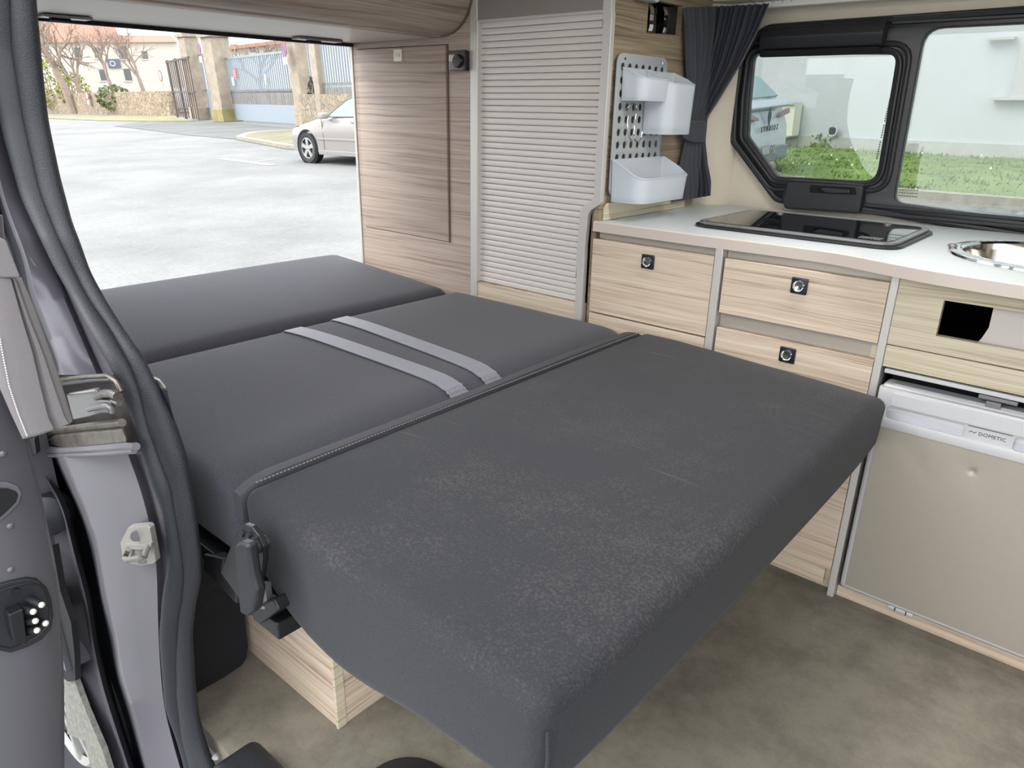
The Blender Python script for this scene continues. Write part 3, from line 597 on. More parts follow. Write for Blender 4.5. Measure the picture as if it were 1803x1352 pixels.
# ================================================================== OVERHEAD LOCKER at the tailgate
ol = thing('overhead_locker', 'curved wood-front overhead locker across the tailgate opening', 'locker', (-1.45, -0.5, 1.238))
LY0, LY1 = -1.10, -0.006
XB = -1.268
zb = 1.238
prof = [(-1.300, zb), (XB, zb)]
for k in range(9):
    t = k / 8 * math.pi / 2; prof.append((XB - 0.0 + 0.118 * math.sin(t), zb + 0.004 + 0.108 * (1 - math.cos(t))))
prof += [(-1.150, 1.40), (-1.17, 1.40), (-1.19, 1.31), (-1.300, 1.26)]
mb = MB(); mb.prism(prof, 'y', LY0, LY1); mb.build('curved_front', WOOD_L, ol, angle=50)
pe = [(x + (0.004 if i in range(2, 12) else 0), z - (0.003 if i in range(0, 8) else 0)) for i, (x, z) in enumerate(prof)]
MB().prism([(XB - 0.02, zb - 0.0005)] + [(XB + 0.120 * math.sin(k / 8 * math.pi / 2) + 0.003, zb + 0.001 + 0.11 * (1 - math.cos(k / 8 * math.pi / 2))) for k in range(9)] + [(-1.143, 1.40), (-1.158, 1.40), (-1.165, 1.33), (-1.20, 1.262), (-1.26, 1.245)], 'y', LY1 + 0.0002, LY1 + 0.0055).build('end_trim', pm('taupe_edge_trim', lin((112, 98, 90)), 0.35, 0.2), ol, 0.001)
mb = MB()
def yx(y): return -1.672 - 0.085 * (0.0 - y)
mb.add([(yx(LY0), LY0, zb), (-1.301, LY0, zb), (-1.301, LY1, zb), (yx(LY1), LY1, zb), (yx(LY0), LY0, 1.40), (-1.301, LY0, 1.40), (-1.301, LY1, 1.40), (yx(LY1), LY1, 1.40)], [(0, 1, 2, 3), (4, 5, 6, 7), (0, 1, 5, 4), (1, 2, 6, 5), (2, 3, 7, 6), (3, 0, 4, 7)])
mb.build('bottom_panel', WHITE, ol, 0.002)
mb = MB(); mb.add([(yx(LY0) - 0.010, LY0, zb - 0.010), (yx(LY0) + 0.004, LY0, zb - 0.010), (yx(0) + 0.004, 0, zb - 0.010), (yx(0) - 0.010, 0, zb - 0.010), (yx(LY0) - 0.010, LY0, zb + 0.14), (yx(LY0) + 0.0, LY0, zb - 0.001), (yx(0) + 0.0, 0, zb - 0.001), (yx(0) - 0.010, 0, zb + 0.14)], [(0, 1, 2, 3), (4, 5, 6, 7), (0, 1, 5, 4), (1, 2, 6, 5), (2, 3, 7, 6), (3, 0, 4, 7)]); mb.build('rear_seal', RUB, ol)
for (u0, v0, u1, v1), lb in (((64, 24, 150, 31), 'far'), ((512, 64, 588, 71), 'near')):
    a = on(u0, v0, 2, zb); b_ = on(u1, v1, 2, zb)
    mb = MB(); mb.thick([(a[0], a[1], zb - 0.001), (b_[0], b_[1], zb - 0.001), (b_[0] + 0.045, b_[1], zb - 0.001), (a[0] + 0.045, a[1], zb - 0.001)], (0, 0, -0.007))
    sp2 = mb.build('hinge_plate', STEEL, ol, 0.002)
    mb = MB(); c_ = (a + b_) / 2; mb.box(c_[0] + 0.008, c_[0] + 0.026, c_[1] - 0.03, c_[1] + 0.01, zb - 0.014, zb - 0.008); mb.build('hinge_pin', BLK_D, sp2)

# ================================================================== ORGANISER on the side panel
OXF = -0.7075
pb = thing('pegboard', 'grey perforated plastic board hung beside the dark curtain', 'pegboard', (OXF, 0.16, 1.05))
by0, by1, bz0, bz1 = 0.022, 0.258, 0.850, 1.184
holes = []
for r_ in range(10):
    for c in range(7): holes.append(circle(by0 + 0.024 + c * 0.0312, bz1 - 0.030 - r_ * 0.0300, 0.0094, 14, 0.0098))
mb = MB(); plate(mb, rounded([(by0, bz0), (by1, bz0), (by1, bz1), (by0, bz1)], 0.026, 6), holes, 0.004, onX(OXF + 0.0105), 0.0008); mb.build('board', BOARDM, pb)
for y_, z_ in ((by0 + 0.03, bz1 - 0.012), (by1 - 0.028, bz1 - 0.012), (by0 + 0.03, bz0 + 0.075)): mb = MB(); mb.cyl((OXF - 0.0, y_, z_), (OXF + 0.0135, y_, z_), 0.0035, 12); mb.build('mounting_screw', CHROME, pb)
def bin_(name, label, y0, y1, z0, z1, depth, dip, taper=0.012):
    x0 = OXF + 0.0145; t = thing(name, label, 'bin', (x0, (y0 + y1) / 2, z0), 'frosted bins on the pegboard')
    n = 48; rc_ = min(depth, (y1 - y0) / 2) * 0.75
    pl = rounded([(0, y0), (0, y1), (depth, y1), (depth, y0)], [0.003, 0.003, rc_, rc_], 9)
    cx_, cy_ = depth / 2, (y0 + y1) / 2
    def shape(pl, f, dz=0): return pl
    rings = []
    H = z1 - z0
    def ring(tt, inset, top=False):
        rr = []
        for (x, y) in pl:
            f = x / depth; sst = f * f * (3 - 2 * f)
            ztop = z1 - dip * sst
            zz = z0 + (ztop - z0) * tt
            k = 1 - (1 - tt) * taper / 0.05 * 0.2
            dx = (x - 0) * k; dy = cy_ + (y - cy_) * k
            if inset:
                vx, vy = cx_ - x, cy_ - y; L = math.hypot(vx, vy); dx += vx / L * inset; dy += vy / L * inset
            rr.append((x0 + dx, dy, zz))
        return rr
    for k in range(9): rings.append(ring(k / 8, 0))
    rings.append(ring(1.0, 0.002)); 
    for k in range(8, 0, -1): rings.append(ring(max(k / 8, 0.03), 0.002))
    mb = MB(); mb.rings(rings); mb.build('shell', BINM, t, angle=60)
    lip = ring(1.0, 0.0); mb = MB(); mb.tube(lip + [lip[0]], 0.0016, 6, False); mb.build('lip', BINM, t)
    return t
bin_('storage_bin', 'small frosted bin hooked at the top left of the grey board', 0.040, 0.168, 1.078, 1.152, 0.068, 0.024)
bin_('storage_bin', 'tall narrow frosted bin on the right of the grey board', 0.150, 0.290, 1.000, 1.150, 0.080, 0.030)
bin_('storage_bin', 'wide frosted bin at the foot of the grey board above the worktop', 0.020, 0.275, 0.838, 0.940, 0.092, 0.042)
mb = MB()
def hk(y, z, x=0.016): return (OXF + x, y, z)
mb.tube([hk(0.075, 1.058, 0.010), hk(0.082, 1.072, 0.02), hk(0.096, 1.072, 0.024), hk(0.103, 1.058, 0.024), hk(0.098, 1.03, 0.024), hk(0.094, 1.0, 0.026), hk(0.10, 0.985, 0.028), hk(0.115, 0.982, 0.03), hk(0.126, 0.992, 0.03), hk(0.128, 1.006, 0.03)], 0.0017, 8)
mb.tube([hk(0.082, 1.07, 0.02), hk(0.07, 1.03, 0.02), hk(0.075, 0.995, 0.024), hk(0.086, 0.982, 0.03)], 0.0014, 8)
tag(mb.build('wire_hook', CHROME), 'bent chrome wire hook hanging in the holes of the grey board', 'hook')
# something grey hung above
mb = MB(); mb.rbox(-0.706, -0.676, 0.085, 0.165, 1.302, 1.36, 0.008, 1, 3); cb = mb.build('hook_rack', BOARDM)
tag(cb, 'grey plastic rack hung at the very top of the cabinet side', 'rack')
mb = MB(); mb.tube([(-0.670, 0.10, 1.33), (-0.665, 0.10, 1.308), (-0.66, 0.12, 1.301), (-0.665, 0.14, 1.308), (-0.67, 0.14, 1.33)], 0.003, 8); mb.build('loop', BINM, cb)

# ================================================================== DARK CURTAIN
cu_ = thing('curtain', 'dark slate pleated curtain tied back beside the side window', 'curtain', (-0.72, 0.5, 0.8))
YC = 0.515
lef = [(1195, 14), (1201, 60), (1204, 120), (1210, 205), (1203, 245), (1192, 290), (1185, 330), (1180, 356)]
rig = [(1352, 5), (1333, 50), (1303, 110), (1240, 208), (1236, 250), (1240, 290), (1246, 320), (1247, 345)]
def interp(L, t):
    t *= len(L) - 1; i = min(int(t), len(L) - 2); f = t - i; return ((1 - f) * L[i][0] + f * L[i + 1][0], (1 - f) * L[i][1] + f * L[i + 1][1])
def cfn(s, t):
    a = interp(lef, t); b = interp(rig, t); u = a[0] + (b[0] - a[0]) * s; v = a[1] + (b[1] - a[1]) * s
    p = on(u, v, 1, YC - 0.035)
    yc = YC - 0.02
    if p[0] < -0.690: p = on(u, v, 0, -0.690 + 0.0 * s); yc = p[1] + 0.012
    wid = (b[0] - a[0]); amp = 0.010 if t < 0.4 else 0.006
    ph = s + 0.02 * math.sin(t * 5 + s * 11)
    return (p[0] + (0.5 * amp * math.cos(ph * 2 * math.pi * 15) if yc < YC - 0.021 else 0), yc + amp * math.sin(ph * 2 * math.pi * 15) + 0.004 * math.sin(s * 37 + t * 2), p[2])
mb = MB(); mb.grid(cfn, np.linspace(0, 1, 181), np.linspace(0, 1, 60)); cpanel = mb.build('pleated_cloth', CURT, cu_, angle=80)
md = cpanel.modifiers.new('thick', 'SOLIDIFY'); md.thickness = 0.002
tb = [on(u, v, 0, -0.672) for u, v in ((1203, 206), (1222, 213), (1242, 212), (1243, 250), (1222, 251), (1201, 243))]
mb = MB(); mb.thick(tb, (-0.012, 0.02, 0)); mb.build('tieback', CURT, cu_, 0.006, seg=3)
mb = MB()
for k in range(5):
    p = on(1330 + 16 * k, 7 - 1.5 * k, 1, 0.555); mb.tube([(p[0], 0.548, p[2] + 0.006), (p[0] + 0.003, 0.546, p[2] - 0.004), (p[0] + 0.006, 0.548, p[2] + 0.006)], 0.0015, 6)
mb.build('rail_hooks', WHITE, cu_)

# ================================================================== BED
def cush(name, label, x0, x1, y0, y1, z0, z1, r, warp, mat, inner=(24, 30, 2)):
    mb = MB(); mb.rbox(x0, x1, y0, y1, z0, z1, r, inner, 6, warp); return tag(mb.build(name, mat, angle=80), label, 'cushion')
def bump4(u): return 1 - (2 * u - 1) ** 4
def w_rear(p, u):
    x, y, z = p; top = u[2]
    z += top * 0.010 * bump4(u[0]) * bump4(u[1]) + top * 0.003 * math.sin(y * 9 + 1) * u[0]
    z += 0.036 * max(0, (-1.25 - x) / 0.57)
    x += 0.006 * math.sin(y * 7) * (1 - u[2]) 
    return np.array([x, y, z])
cush('bed_cushion', 'rear charcoal bed cushion reaching the open tailgate', -1.820, -1.222, -1.14, -0.006, 0.40, 0.532, 0.050, w_rear, FAB)
MZ = 0.527
def midtop(x, y):
    u = (x + 1.212) / 0.652; v = (y + 1.15) / 1.142
    z = MZ + 0.010 * bump4(min(1, max(0, u))) * bump4(min(1, max(0, v)))
    z -= 0.026 * math.exp(-((x + 0.570) / 0.045) ** 2)
    return z
def w_mid(p, u):
    x, y, z = p
    z += u[2] * (0.010 * bump4(u[0]) * bump4(u[1]) - 0.026 * math.exp(-((x + 0.570) / 0.045) ** 2))
    return np.array([x, y, z])
cush('bed_cushion', 'middle charcoal bed cushion crossed by two seat belt straps', -1.212, -0.560, -1.122, -0.008, 0.40, MZ, 0.022, w_mid, FAB)
def w_front(p, u):
    x, y, z = p
    z += u[2] * 0.012 * bump4(u[0]) * bump4(u[1])
    z -= u[2] * 0.030 * max(0, (y + 0.17) / 0.17) ** 2 * max(0, (x + 0.45) / 0.48)      # worn far front corner
    z -= (1 - u[2]) * 0.048 * math.exp(-((x + 0.33) / 0.17) ** 2) * (1 if y < 0 else 0) * (0.35 + 0.65 * math.exp(-((y + 1.15) / 0.35) ** 2))
    z += (1 - u[2]) * 0.028 * math.exp(-((x + 0.545) / 0.07) ** 2)
    x += 0.010 * bump4(u[1]) * (u[0] > 0.5) * u[0] + 0.012 * (0.5 - u[2]) * (u[0] > 0.6) * -1 * 0.4
    y += (0.030 * (1 - u[0]) - 0.006 * bump4(u[0])) * max(0, 1 - u[1] * 4)
    return np.array([x, y, z])
fc = cush('bed_cushion', 'large front charcoal bed cushion with dusty worn top', -0.546, 0.036, -1.150, -0.006, 0.398, 0.534, 0.024, w_front, FAB_D)
mb = MB()
yy = np.linspace(-1.122, -0.016, 60)
rg = []
for y in yy:
    e = min(1, min(y + 1.1225, -0.0155 - y) / 0.05); z = 0.519 + 0.018 * math.sqrt(max(0.0, e)) + 0.004 * bump4((y + 1.15) / 1.14)
    xx = -0.553 + 0.004 * math.sin(y * 6)
    rg.append([(xx - 0.011, y, z - 0.004), (xx - 0.009, y, z + 0.002), (xx, y, z + 0.003), (xx + 0.010, y, z + 0.002), (xx + 0.012, y, z - 0.004), (xx + 0.010, y, z - 0.040), (xx - 0.005, y, z - 0.040)])
mb.rings(rg); mb.build('piping', WEB2, fc, angle=60)
mb = MB()
for k in range(160):
    y = -1.10 + k * 0.0066; mb.box(-0.5375, -0.5360, y, y + 0.004, 0.5375 + 0.003 * bump4((y + 1.15) / 1.14), 0.5392 + 0.003 * bump4((y + 1.15) / 1.14))
st_ = mb.build('stitching', pm('thread', lin((120, 118, 118)), 0.7), fc)
# corner seam of the front cushion
mb = MB(); mb.tube([(0.032 + 0.004, -1.143, 0.50), (0.040, -1.146, 0.47), (0.036, -1.146, 0.43)], 0.0018, 6); mb.build('corner_seam', FAB_D, fc)
def strap(y0, dy, label):
    L = []
    xs_ = list(np.linspace(-1.206, -0.625, 30)) + list(np.linspace(-0.618, -0.578, 22))
    for i, x in enumerate(xs_):
        z = midtop(x, y0) + 0.0035; yc = y0 + dy * (x + 1.2) / 0.6
        if x < -1.195: z -= 0.010
        if x > -0.62: z += 0.0016 * math.sin((x + 0.62) * 700) + 0.001
        top = [(x, yc - 0.0235 + 0.047 * q / 20, z + 0.0012 + (0.0011 if q % 3 else -0.0002)) for q in range(21)]
        L.append([(x, yc - 0.0235, z - 0.001)] + top + [(x, yc + 0.0235, z - 0.001)])
    m_ = MB(); m_.rings(L); o = tag(m_.build('seat_belt', WEB, angle=30), label, 'seat belt', 'seat belt straps lying on the bed')
strap(-0.610, -0.005, 'grey seat belt strap nearer the sliding door pillar')
strap(-0.468, -0.045, 'grey seat belt strap nearer the kitchen drawers')

# bench box under the bed
bx = thing('bench_box', 'elm laminate bench box under the bed', 'box', (-0.85, -0.55, 0.0))
MB().box(-1.90, -0.536, -1.0, -0.984, 0.0, 0.395).build('side_panel', WOOD_K, bx, 0.001)
MB().box(-0.548, -0.532, -0.984, -0.03, 0.0, 0.36).build('end_panel', WOOD_K, bx, 0.001)
MB().box(-0.5365, -0.5300, -1.003, -0.9835, 0.0, 0.36).build('corner_strip', WOOD_G, bx, 0.001)
MB().box(-1.90, -0.55, -0.984, -0.02, 0.352, 0.396).build('bed_frame', BLK_D, bx)
MB().box(-0.53, -0.10, -0.90, -0.05, 0.345, 0.360).build('slat_board', BLK_D, bx)
# recliner hinge
rh = thing('recliner_hinge', 'black metal recliner hinge with lever at the bed corner', 'hinge', (-0.5, -1.16, 0.36))
def cz(l, y, sx=2.45, ox_=320, oy=800): return [(lambda p: (p[0], y, p[2]))(on(ox_ + a / sx, oy + b / sx, 1, y)) for a, b in l]
mb = MB(); mb.thick(cz([(270, 300), (300, 312), (330, 350), (350, 400), (355, 450), (345, 520), (325, 590), (305, 650), (245, 620), (165, 510), (200, 420), (235, 335)], -1.163), (0, 0.008, 0)); mb.build('hinge_plate', BLK, rh, 0.002)
mb = MB(); mb.thick(cz([(222, 390), (250, 378), (282, 392), (300, 520), (322, 600), (308, 680), (280, 702), (248, 690), (240, 620), (232, 520)], -1.192), (0, 0.016, 0)); mb.build('lever', BLK_S, rh, 0.006, seg=4)
mb = MB(); c0 = cz([(262, 425)], -1.185)[0]; mb.cyl((c0[0], -1.186, c0[2]), (c0[0], -1.150, c0[2]), 0.010, 16); mb.build('pivot', BLK_S, rh)
for a_, b__ in ((262, 345), (290, 350), (308, 400), (300, 440)):
    c0 = cz([(a_, b__)], -1.164)[0]; mb = MB(); mb.cyl((c0[0], -1.167, c0[2]), (c0[0], -1.160, c0[2]), 0.004, 12); mb.build('rivet', RUB, rh)
mb = MB(); q = cz([(305, 660), (395, 625), (418, 672), (335, 735), (305, 700)], -1.150); mb.thick(q, (0, 0.05, 0)); mb.build('foot_bracket', BLK, rh, 0.003)
c0 = cz([(338, 615)], -1.150)[0]; mb = MB(); mb.cyl((c0[0], -1.14, c0[2] - 0.012), (c0[0], -1.14, c0[2] + 0.016), 0.009, 6); mb.cyl((c0[0], -1.14, c0[2] - 0.016), (c0[0], -1.14, c0[2] - 0.011), 0.014, 20); mb.build('bolt', STEEL, rh)
mb = MB(); q = cz([(90, 430), (180, 450), (170, 510), (235, 600), (235, 650), (150, 560), (90, 500)], -1.135); mb.thick(q, (0, 0.02, 0)); mb.build('side_tube', BLK_S, rh, 0.004)
mb = MB(); mb.box(-1.2, -0.47, -1.13, -1.10, 0.355, 0.385); mb.box(-0.52, -0.45, -1.14, -0.99, 0.33, 0.36); mb.build('bed_rail', BLK, rh, 0.003)

# black carpeted panel behind the pillar
q = [on(u, v, 0, -0.80) for u, v in ((300, 1285), (345, 1243), (400, 1210), (424, 1192), (436, 1174), (440, 1150), (436, 1110), (424, 1060), (405, 1000), (300, 960))]
zf = [(p[1], max(p[2], 0.0)) for p in q]
mb = MB(); mb.prism([(-1.185, 0.001), (-1.07, 0.001), (-1.035, 0.004), (-1.022, 0.016), (-1.016, 0.04), (-1.014, 0.12), (-1.018, 0.26), (-1.03, 0.35), (-1.185, 0.35)], 'x', -0.84, -0.80)
tag(mb.build('wheel_arch_panel', CARPET, bevel=0.004), 'black carpeted panel standing between bench box and door pillar', 'panel')

# things on the floor by the sill
mb = MB()
c_ = on(425, 1378, 2, 0.03)
mb.rbox(c_[0] - 0.060, c_[0] + 0.05, c_[1] - 0.03, c_[1] + 0.062, 0.0, 0.045, 0.02, 3, 5)
fcv = tag(mb.build('step_cover', BLK_S, angle=70), 'rounded black plastic cover with a bolt on the floor at the sill', 'cover')
p = on(381, 1330, 2, 0.047); mb = MB(); mb.lathe([(0.0001, 0.006), (0.004, 0.005), (0.0075, 0.0)], (p[0], p[1], 0.0445), 16); mb.build('bolt', STEEL, fcv)
p = on(712, 1404, 2, 0.02)
mb = MB(); mb.lathe([(0.086, 0.0), (0.086, 0.010), (0.078, 0.020), (0.050, 0.026), (0.0001, 0.027)], (p[0], p[1], 0.0), 48); tag(mb.build('table_socket', BLK_S), 'round black table-leg socket on the floor below the bed', 'socket')

# ================================================================== SLIDING DOOR PILLAR
def resample(pts, n):
    P = np.array(pts, float); d = np.r_[0, np.cumsum(np.linalg.norm(np.diff(P, axis=0), axis=1))]; t = np.linspace(0, d[-1], n)
    Q = np.c_[np.interp(t, d, P[:, 0]), np.interp(t, d, P[:, 1])]
    for _ in range(3): Q[1:-1] = (Q[:-2] + 2 * Q[1:-1] + Q[2:]) / 4
    return Q
def byrow(curve, vs):
    c = sorted(curve, key=lambda p: p[1]); a = np.array([p[1] for p in c], float); b = np.array([p[0] for p in c], float); o = np.arange(-32, 33, 8.0); wt_ = np.exp(-(o / 20) ** 2); wt_ /= wt_.sum()
    def ex(v):
        if v < a[0]: return b[0] + (v - a[0]) * (b[1] - b[0]) / (a[1] - a[0])
        if v > a[-1]: return b[-1] + (v - a[-1]) * (b[-1] - b[-2]) / (a[-1] - a[-2])
        return float(np.interp(v, a, b))
    return [(sum(w_ * ex(v + q) for w_, q in zip(wt_, o)), float(v)) for v in vs]
cA = [(57, -60), (58.6, 0), (67, 106), (80, 213), (103, 320), (126, 400), (131, 408), (158, 480), (186, 530), (221, 584), (253, 629), (268, 664), (282, 690), (296, 722), (310, 760), (325, 806), (343, 900), (353, 980), (354, 1019), (344, 1060), (337, 1112), (341, 1205), (346, 1258), (359, 1311), (374, 1352), (392, 1400)]
cB = [(24, -60), (27, 0), (32, 89), (50, 213), (78, 337), (100, 400), (135, 480), (160, 528), (200, 586), (232, 640), (253, 693), (272, 760), (280, 780), (306, 860), (319, 940), (328, 1006), (324, 1050), (316, 1090), (314, 1152), (317, 1232), (327, 1298), (343, 1352), (358, 1400)]
cC = [(-14, -60), (-10, 0), (0, 117), (21, 230), (50, 345), (72, 400), (106, 475), (138, 533), (173, 592), (208, 653), (226, 698), (243, 755), (264, 820), (285, 886), (297, 940), (302, 1000), (294, 1060), (289, 1110), (290, 1152), (296, 1245), (314, 1311), (326, 1352), (338, 1400)]
cP = [(-30, -60), (-24, 0), (-12, 117), (12, 230), (44, 345), (68, 400), (90, 453), (112, 506), (138, 565), (170, 640), (200, 700), (225, 760), (243, 810), (261, 860), (277, 926), (288, 1000), (288, 1060), (288, 1110), (289, 1152), (295, 1245), (312, 1311), (324, 1352), (337, 1400)]
cD = [(-70, -60), (-60, 0), (-45, 117), (-25, 230), (0, 345), (19, 400), (40, 453), (53, 520), (80, 586), (107, 653), (85, 740), (92, 780), (101, 806), (120, 849), (149, 913), (165, 960), (181, 1060), (200, 1125), (210, 1192), (229, 1245), (256, 1352), (270, 1400)]
cE = [(-90, -60), (50, 780), (72, 820), (114, 886), (133, 966), (157, 1050), (170, 1138), (186, 1205), (202, 1258), (232, 1352), (246, 1400)]
cG = [(-110, -60), (20, 780), (60, 860), (88, 930), (98, 992), (106, 1045), (125, 1098), (130, 1192), (149, 1250), (173, 1311), (189, 1352), (206, 1400)]
V = np.arange(-60, 1401, 10.0)
def yplane(v):                               # the pillar leans inward towards the roof
    return -1.180 + 0.035 * max(0, (420 - v)) / 480
def pt(p, dy): return on(p[0], p[1], 1, yplane(p[1]) + dy)
pil = thing('wall_right_pillar', 'grey painted door pillar of the van with black rubber seal', 'pillar', (-0.75, -1.2, 0.0), kind='structure')
def sweep(c1, c2, d1, d2, bulge, name, mat, rows=V, n=9):
    r1 = byrow(c1, rows); r2 = byrow(c2, rows); rg = []
    for a, b in zip(r1, r2):
        A = pt(a, d1); B = pt(b, d2); mid = (A + B) / 2; half = (A - B) / 2
        nrm = CAM - mid; nrm -= (nrm @ half) / (half @ half) * half; nrm /= np.linalg.norm(nrm); rad = np.linalg.norm(half)
        ring = []
        for k in range(n): th = math.pi * k / (n - 1); ring.append(mid + half * math.cos(th) + nrm * math.sin(th) * rad * bulge)
        for k in range(1, 4): th = math.pi * (1 + k / 4); ring.append(mid + half * math.cos(th) + nrm * math.sin(th) * rad * 0.6)
        rg.append(ring)
    mb = MB(); mb.rings(rg); return mb.build(name, mat, pil, angle=70)
sweep(cA, cB, 0.0, -0.010, 0.75, 'seal_lip', RUB2)
def pillar_plate(px, dy, name, mat):
    mb = MB(); mb.thick([pt(p, dy) for p in px], (-0.010, 0.004, 0)); mb.build(name, mat, pil, 0.001)
pillar_plate([(262, 668), (277, 685), (294, 686), (311, 760), (327, 806), (345, 900), (357, 985), (355, 1016), (340, 1016), (322, 880), (290, 760)], 0.004, 'inner_trim', RUB2)
pillar_plate([(266, 664), (282, 671), (293, 684), (277, 685)], 0.006, 'trim_clip', CREAMM)
sweep(cB, cC, -0.012, -0.022, 1.0, 'seal_tube', RUB)
def ribbon(curves, rows, name, mat, parent=None, back=0.004, close=True):
    rg = []
    C_ = [byrow(c, rows) for c, _ in curves]
    for i in range(len(rows)):
        L = []
        for (c, d), cc in zip(curves, C_): L.append(pt(cc[i], d))
        rg.append(L + [p + np.array([-0.012, 0.006, 0]) for p in reversed(L)])
    mb = MB(); mb.rings(rg); return mb.build(name, mat, parent or pil, angle=50)
def mid(c1, c2, f): 
    rows = V; a = byrow(c1, rows); b = byrow(c2, rows); return [(p[0] * (1 - f) + q[0] * f, p[1]) for p, q in zip(a, b)]
up = [v for v in V if v <= 660]; lo = [v for v in V if v >= 800]
ribbon([(mid(cB, cC, 0.6), -0.014), (cP, -0.008), (mid(cP, cD, 0.12), -0.018), (mid(cP, cD, 0.5), -0.036), (mid(cP, cD, 0.85), -0.05), (cD, -0.052)], up, 'upper_jamb', PAINT)
ribbon([(cD, -0.050), ([(p[0] - 14, p[1]) for p in cD], -0.042), ([(p[0] - 40, p[1]) for p in cD], -0.060)], up, 'outer_gutter', RUB)
ribbon([(mid(cB, cC, 0.6), -0.014), (cP, -0.006), (mid(cP, cD, 0.10), -0.020), (mid(cP, cD, 0.5), -0.036), (mid(cP, cD, 0.9), -0.056), (cD, -0.055)], lo, 'lower_jamb', PAINT)
ribbon([(cD, -0.054), (mid(cD, cE, 0.25), -0.028), (mid(cD, cE, 0.7), -0.030), (cE, -0.056)], lo, 'drain_groove', RUB)
lo2 = [v for v in V if v >= 800]
ribbon([(cE, -0.057), (mid(cE, cG, 0.12), -0.066), (mid(cE, cG, 0.28), -0.060), (mid(cE, cG, 0.85), -0.078), (cG, -0.060)], lo2, 'outer_flange', PAINT2)
# centre rail recess between the two jamb pieces
cR = [(40, 640), (60, 700), (60, 830)]
ribbon([(mid(cB, cC, 0.9), -0.010), (cP, 0.002), (mid(cP, cD, 0.5), -0.010), (cD, -0.020), ([(20, -60), (20, 1400)], -0.03)], [v for v in V if 640 <= v <= 830], 'rail_recess', RECESS_DARK := pm('dark_mottled_paint', lin((72, 68, 66)), 0.35, 0.3, 0.3, 40))  # recess backing in a darker, mottled colour
def bar(pxs, dy, r, name, mat, parent=pil, seg=10):
    mb = MB(); mb.tube([pt(p, dy) for p in pxs], r, seg); return mb.build(name, mat, parent)
bar([(85, 672), (115, 667), (150, 663), (190, 661), (205, 672), (214, 690)], -0.045, 0.0032, 'rail_lip', GREASE)
bar([(85, 679), (120, 674), (160, 669), (198, 668)], -0.040, 0.004, 'rail_lip', PAINT2)
bar([(60, 768), (100, 758), (160, 750), (215, 744)], -0.040, 0.006, 'rail_lip', GREASE)
bar([(70, 790), (110, 794), (160, 791), (222, 786), (240, 786)], -0.050, 0.0055, 'rail_lip', PAINT)
bar([(75, 801), (110, 802), (160, 800), (236, 794)], -0.052, 0.004, 'rail_lip', PAINT)
mb = MB(); q = [pt(p, -0.046) for p in ((95, 768), (215, 756), (222, 772), (224, 783), (110, 790), (78, 780))]; mb.thick(q, (-0.01, 0.006, 0)); mb.build('rail_shelf', GREASE, pil, 0.002)
# striker
stn = thing('door_striker', 'cream striker plate with latch loop bolted to the door pillar', 'striker', pt((242, 975), -0.045))
def sz(l, d): return [pt((a / 3.756, 700 + b / 3.756), d) for a, b in l]
mb = MB(); mb.thick(sz([(845, 862), (870, 855), (975, 848), (990, 865), (1030, 1085), (1015, 1100), (930, 1115), (880, 1105), (810, 1070), (795, 960)], -0.046), (-0.006, 0.010, 0)); mb.build('plate', CREAMM, stn, 0.0012)
mb = MB(); mb.tube(sz([(850, 1000), (825, 1060)], -0.052) + sz([(840, 1072), (930, 1058), (955, 1050)], -0.066) + sz([(975, 985)], -0.050), 0.0042, 10); mb.build('loop', CREAMM, stn)
mb = MB(); mb.thick(sz([(805, 985), (830, 965), (960, 975), (1000, 960), (1000, 990), (930, 1010), (860, 1005)], -0.050), (-0.003, 0.006, 0)); mb.build('reinforcement', CREAMM, stn, 0.001)
for a_, b__ in ((902, 910), (945, 1060)):
    c0 = sz([(a_, b__)], -0.047)[0]; nn = (CAM - c0) / np.linalg.norm(CAM - c0) * np.array([1, 1, 0.2]); mb = MB(); mb.cyl(c0, c0 + nn * 0.004, 0.0085, 20); mb.cyl(c0 + nn * 0.004, c0 + nn * 0.006, 0.0045, 8); mb.build('screw', STEEL, stn)

# ---- rear quarter outside the pillar: wheel arch, wheel
wa = thing('trim_2', 'grey painted rear quarter of the van with its wheel behind the open door', 'van body', (-1.28, -1.24, -0.25), kind='structure')
mb = MB(); cw = (-1.30, -1.24, -0.20)
mb.lathe([(0.20, 0.0), (0.235, 0.02), (0.31, 0.025), (0.335, 0.0), (0.335, -0.18)], (cw[0], cw[1], cw[2]), 64, (0, -1, 0)); tyre_ = mb.build('tyre', RUB, wa)
mb = MB()
mb.lathe([(0.03, 0.012), (0.06, 0.0), (0.06, -0.01)], cw, 30, (0, -1, 0)); mb.lathe([(0.19, 0.0), (0.205, 0.010), (0.215, 0.004), (0.20, -0.08)], cw, 60, (0, -1, 0))
for k in range(10):
    a_ = 2 * math.pi * k / 10; c_, s_ = math.cos(a_), math.sin(a_)
    mb.thick([(cw[0] + 0.05 * c_ - 0.014 * s_, cw[1] - 0.008, cw[2] + 0.05 * s_ + 0.014 * c_), (cw[0] + 0.20 * c_ - 0.010 * s_, cw[1] - 0.008, cw[2] + 0.20 * s_ + 0.010 * c_), (cw[0] + 0.20 * c_ + 0.010 * s_, cw[1] - 0.008, cw[2] + 0.20 * s_ - 0.010 * c_), (cw[0] + 0.05 * c_ + 0.014 * s_, cw[1] - 0.008, cw[2] + 0.05 * s_ - 0.014 * c_)], (0, 0.02, 0))
mb.build('rim', pm('alloy', lin((160, 160, 157)), 0.35, 0.3), tyre_)
def od(u, v, y): return on(u, v, 1, y)
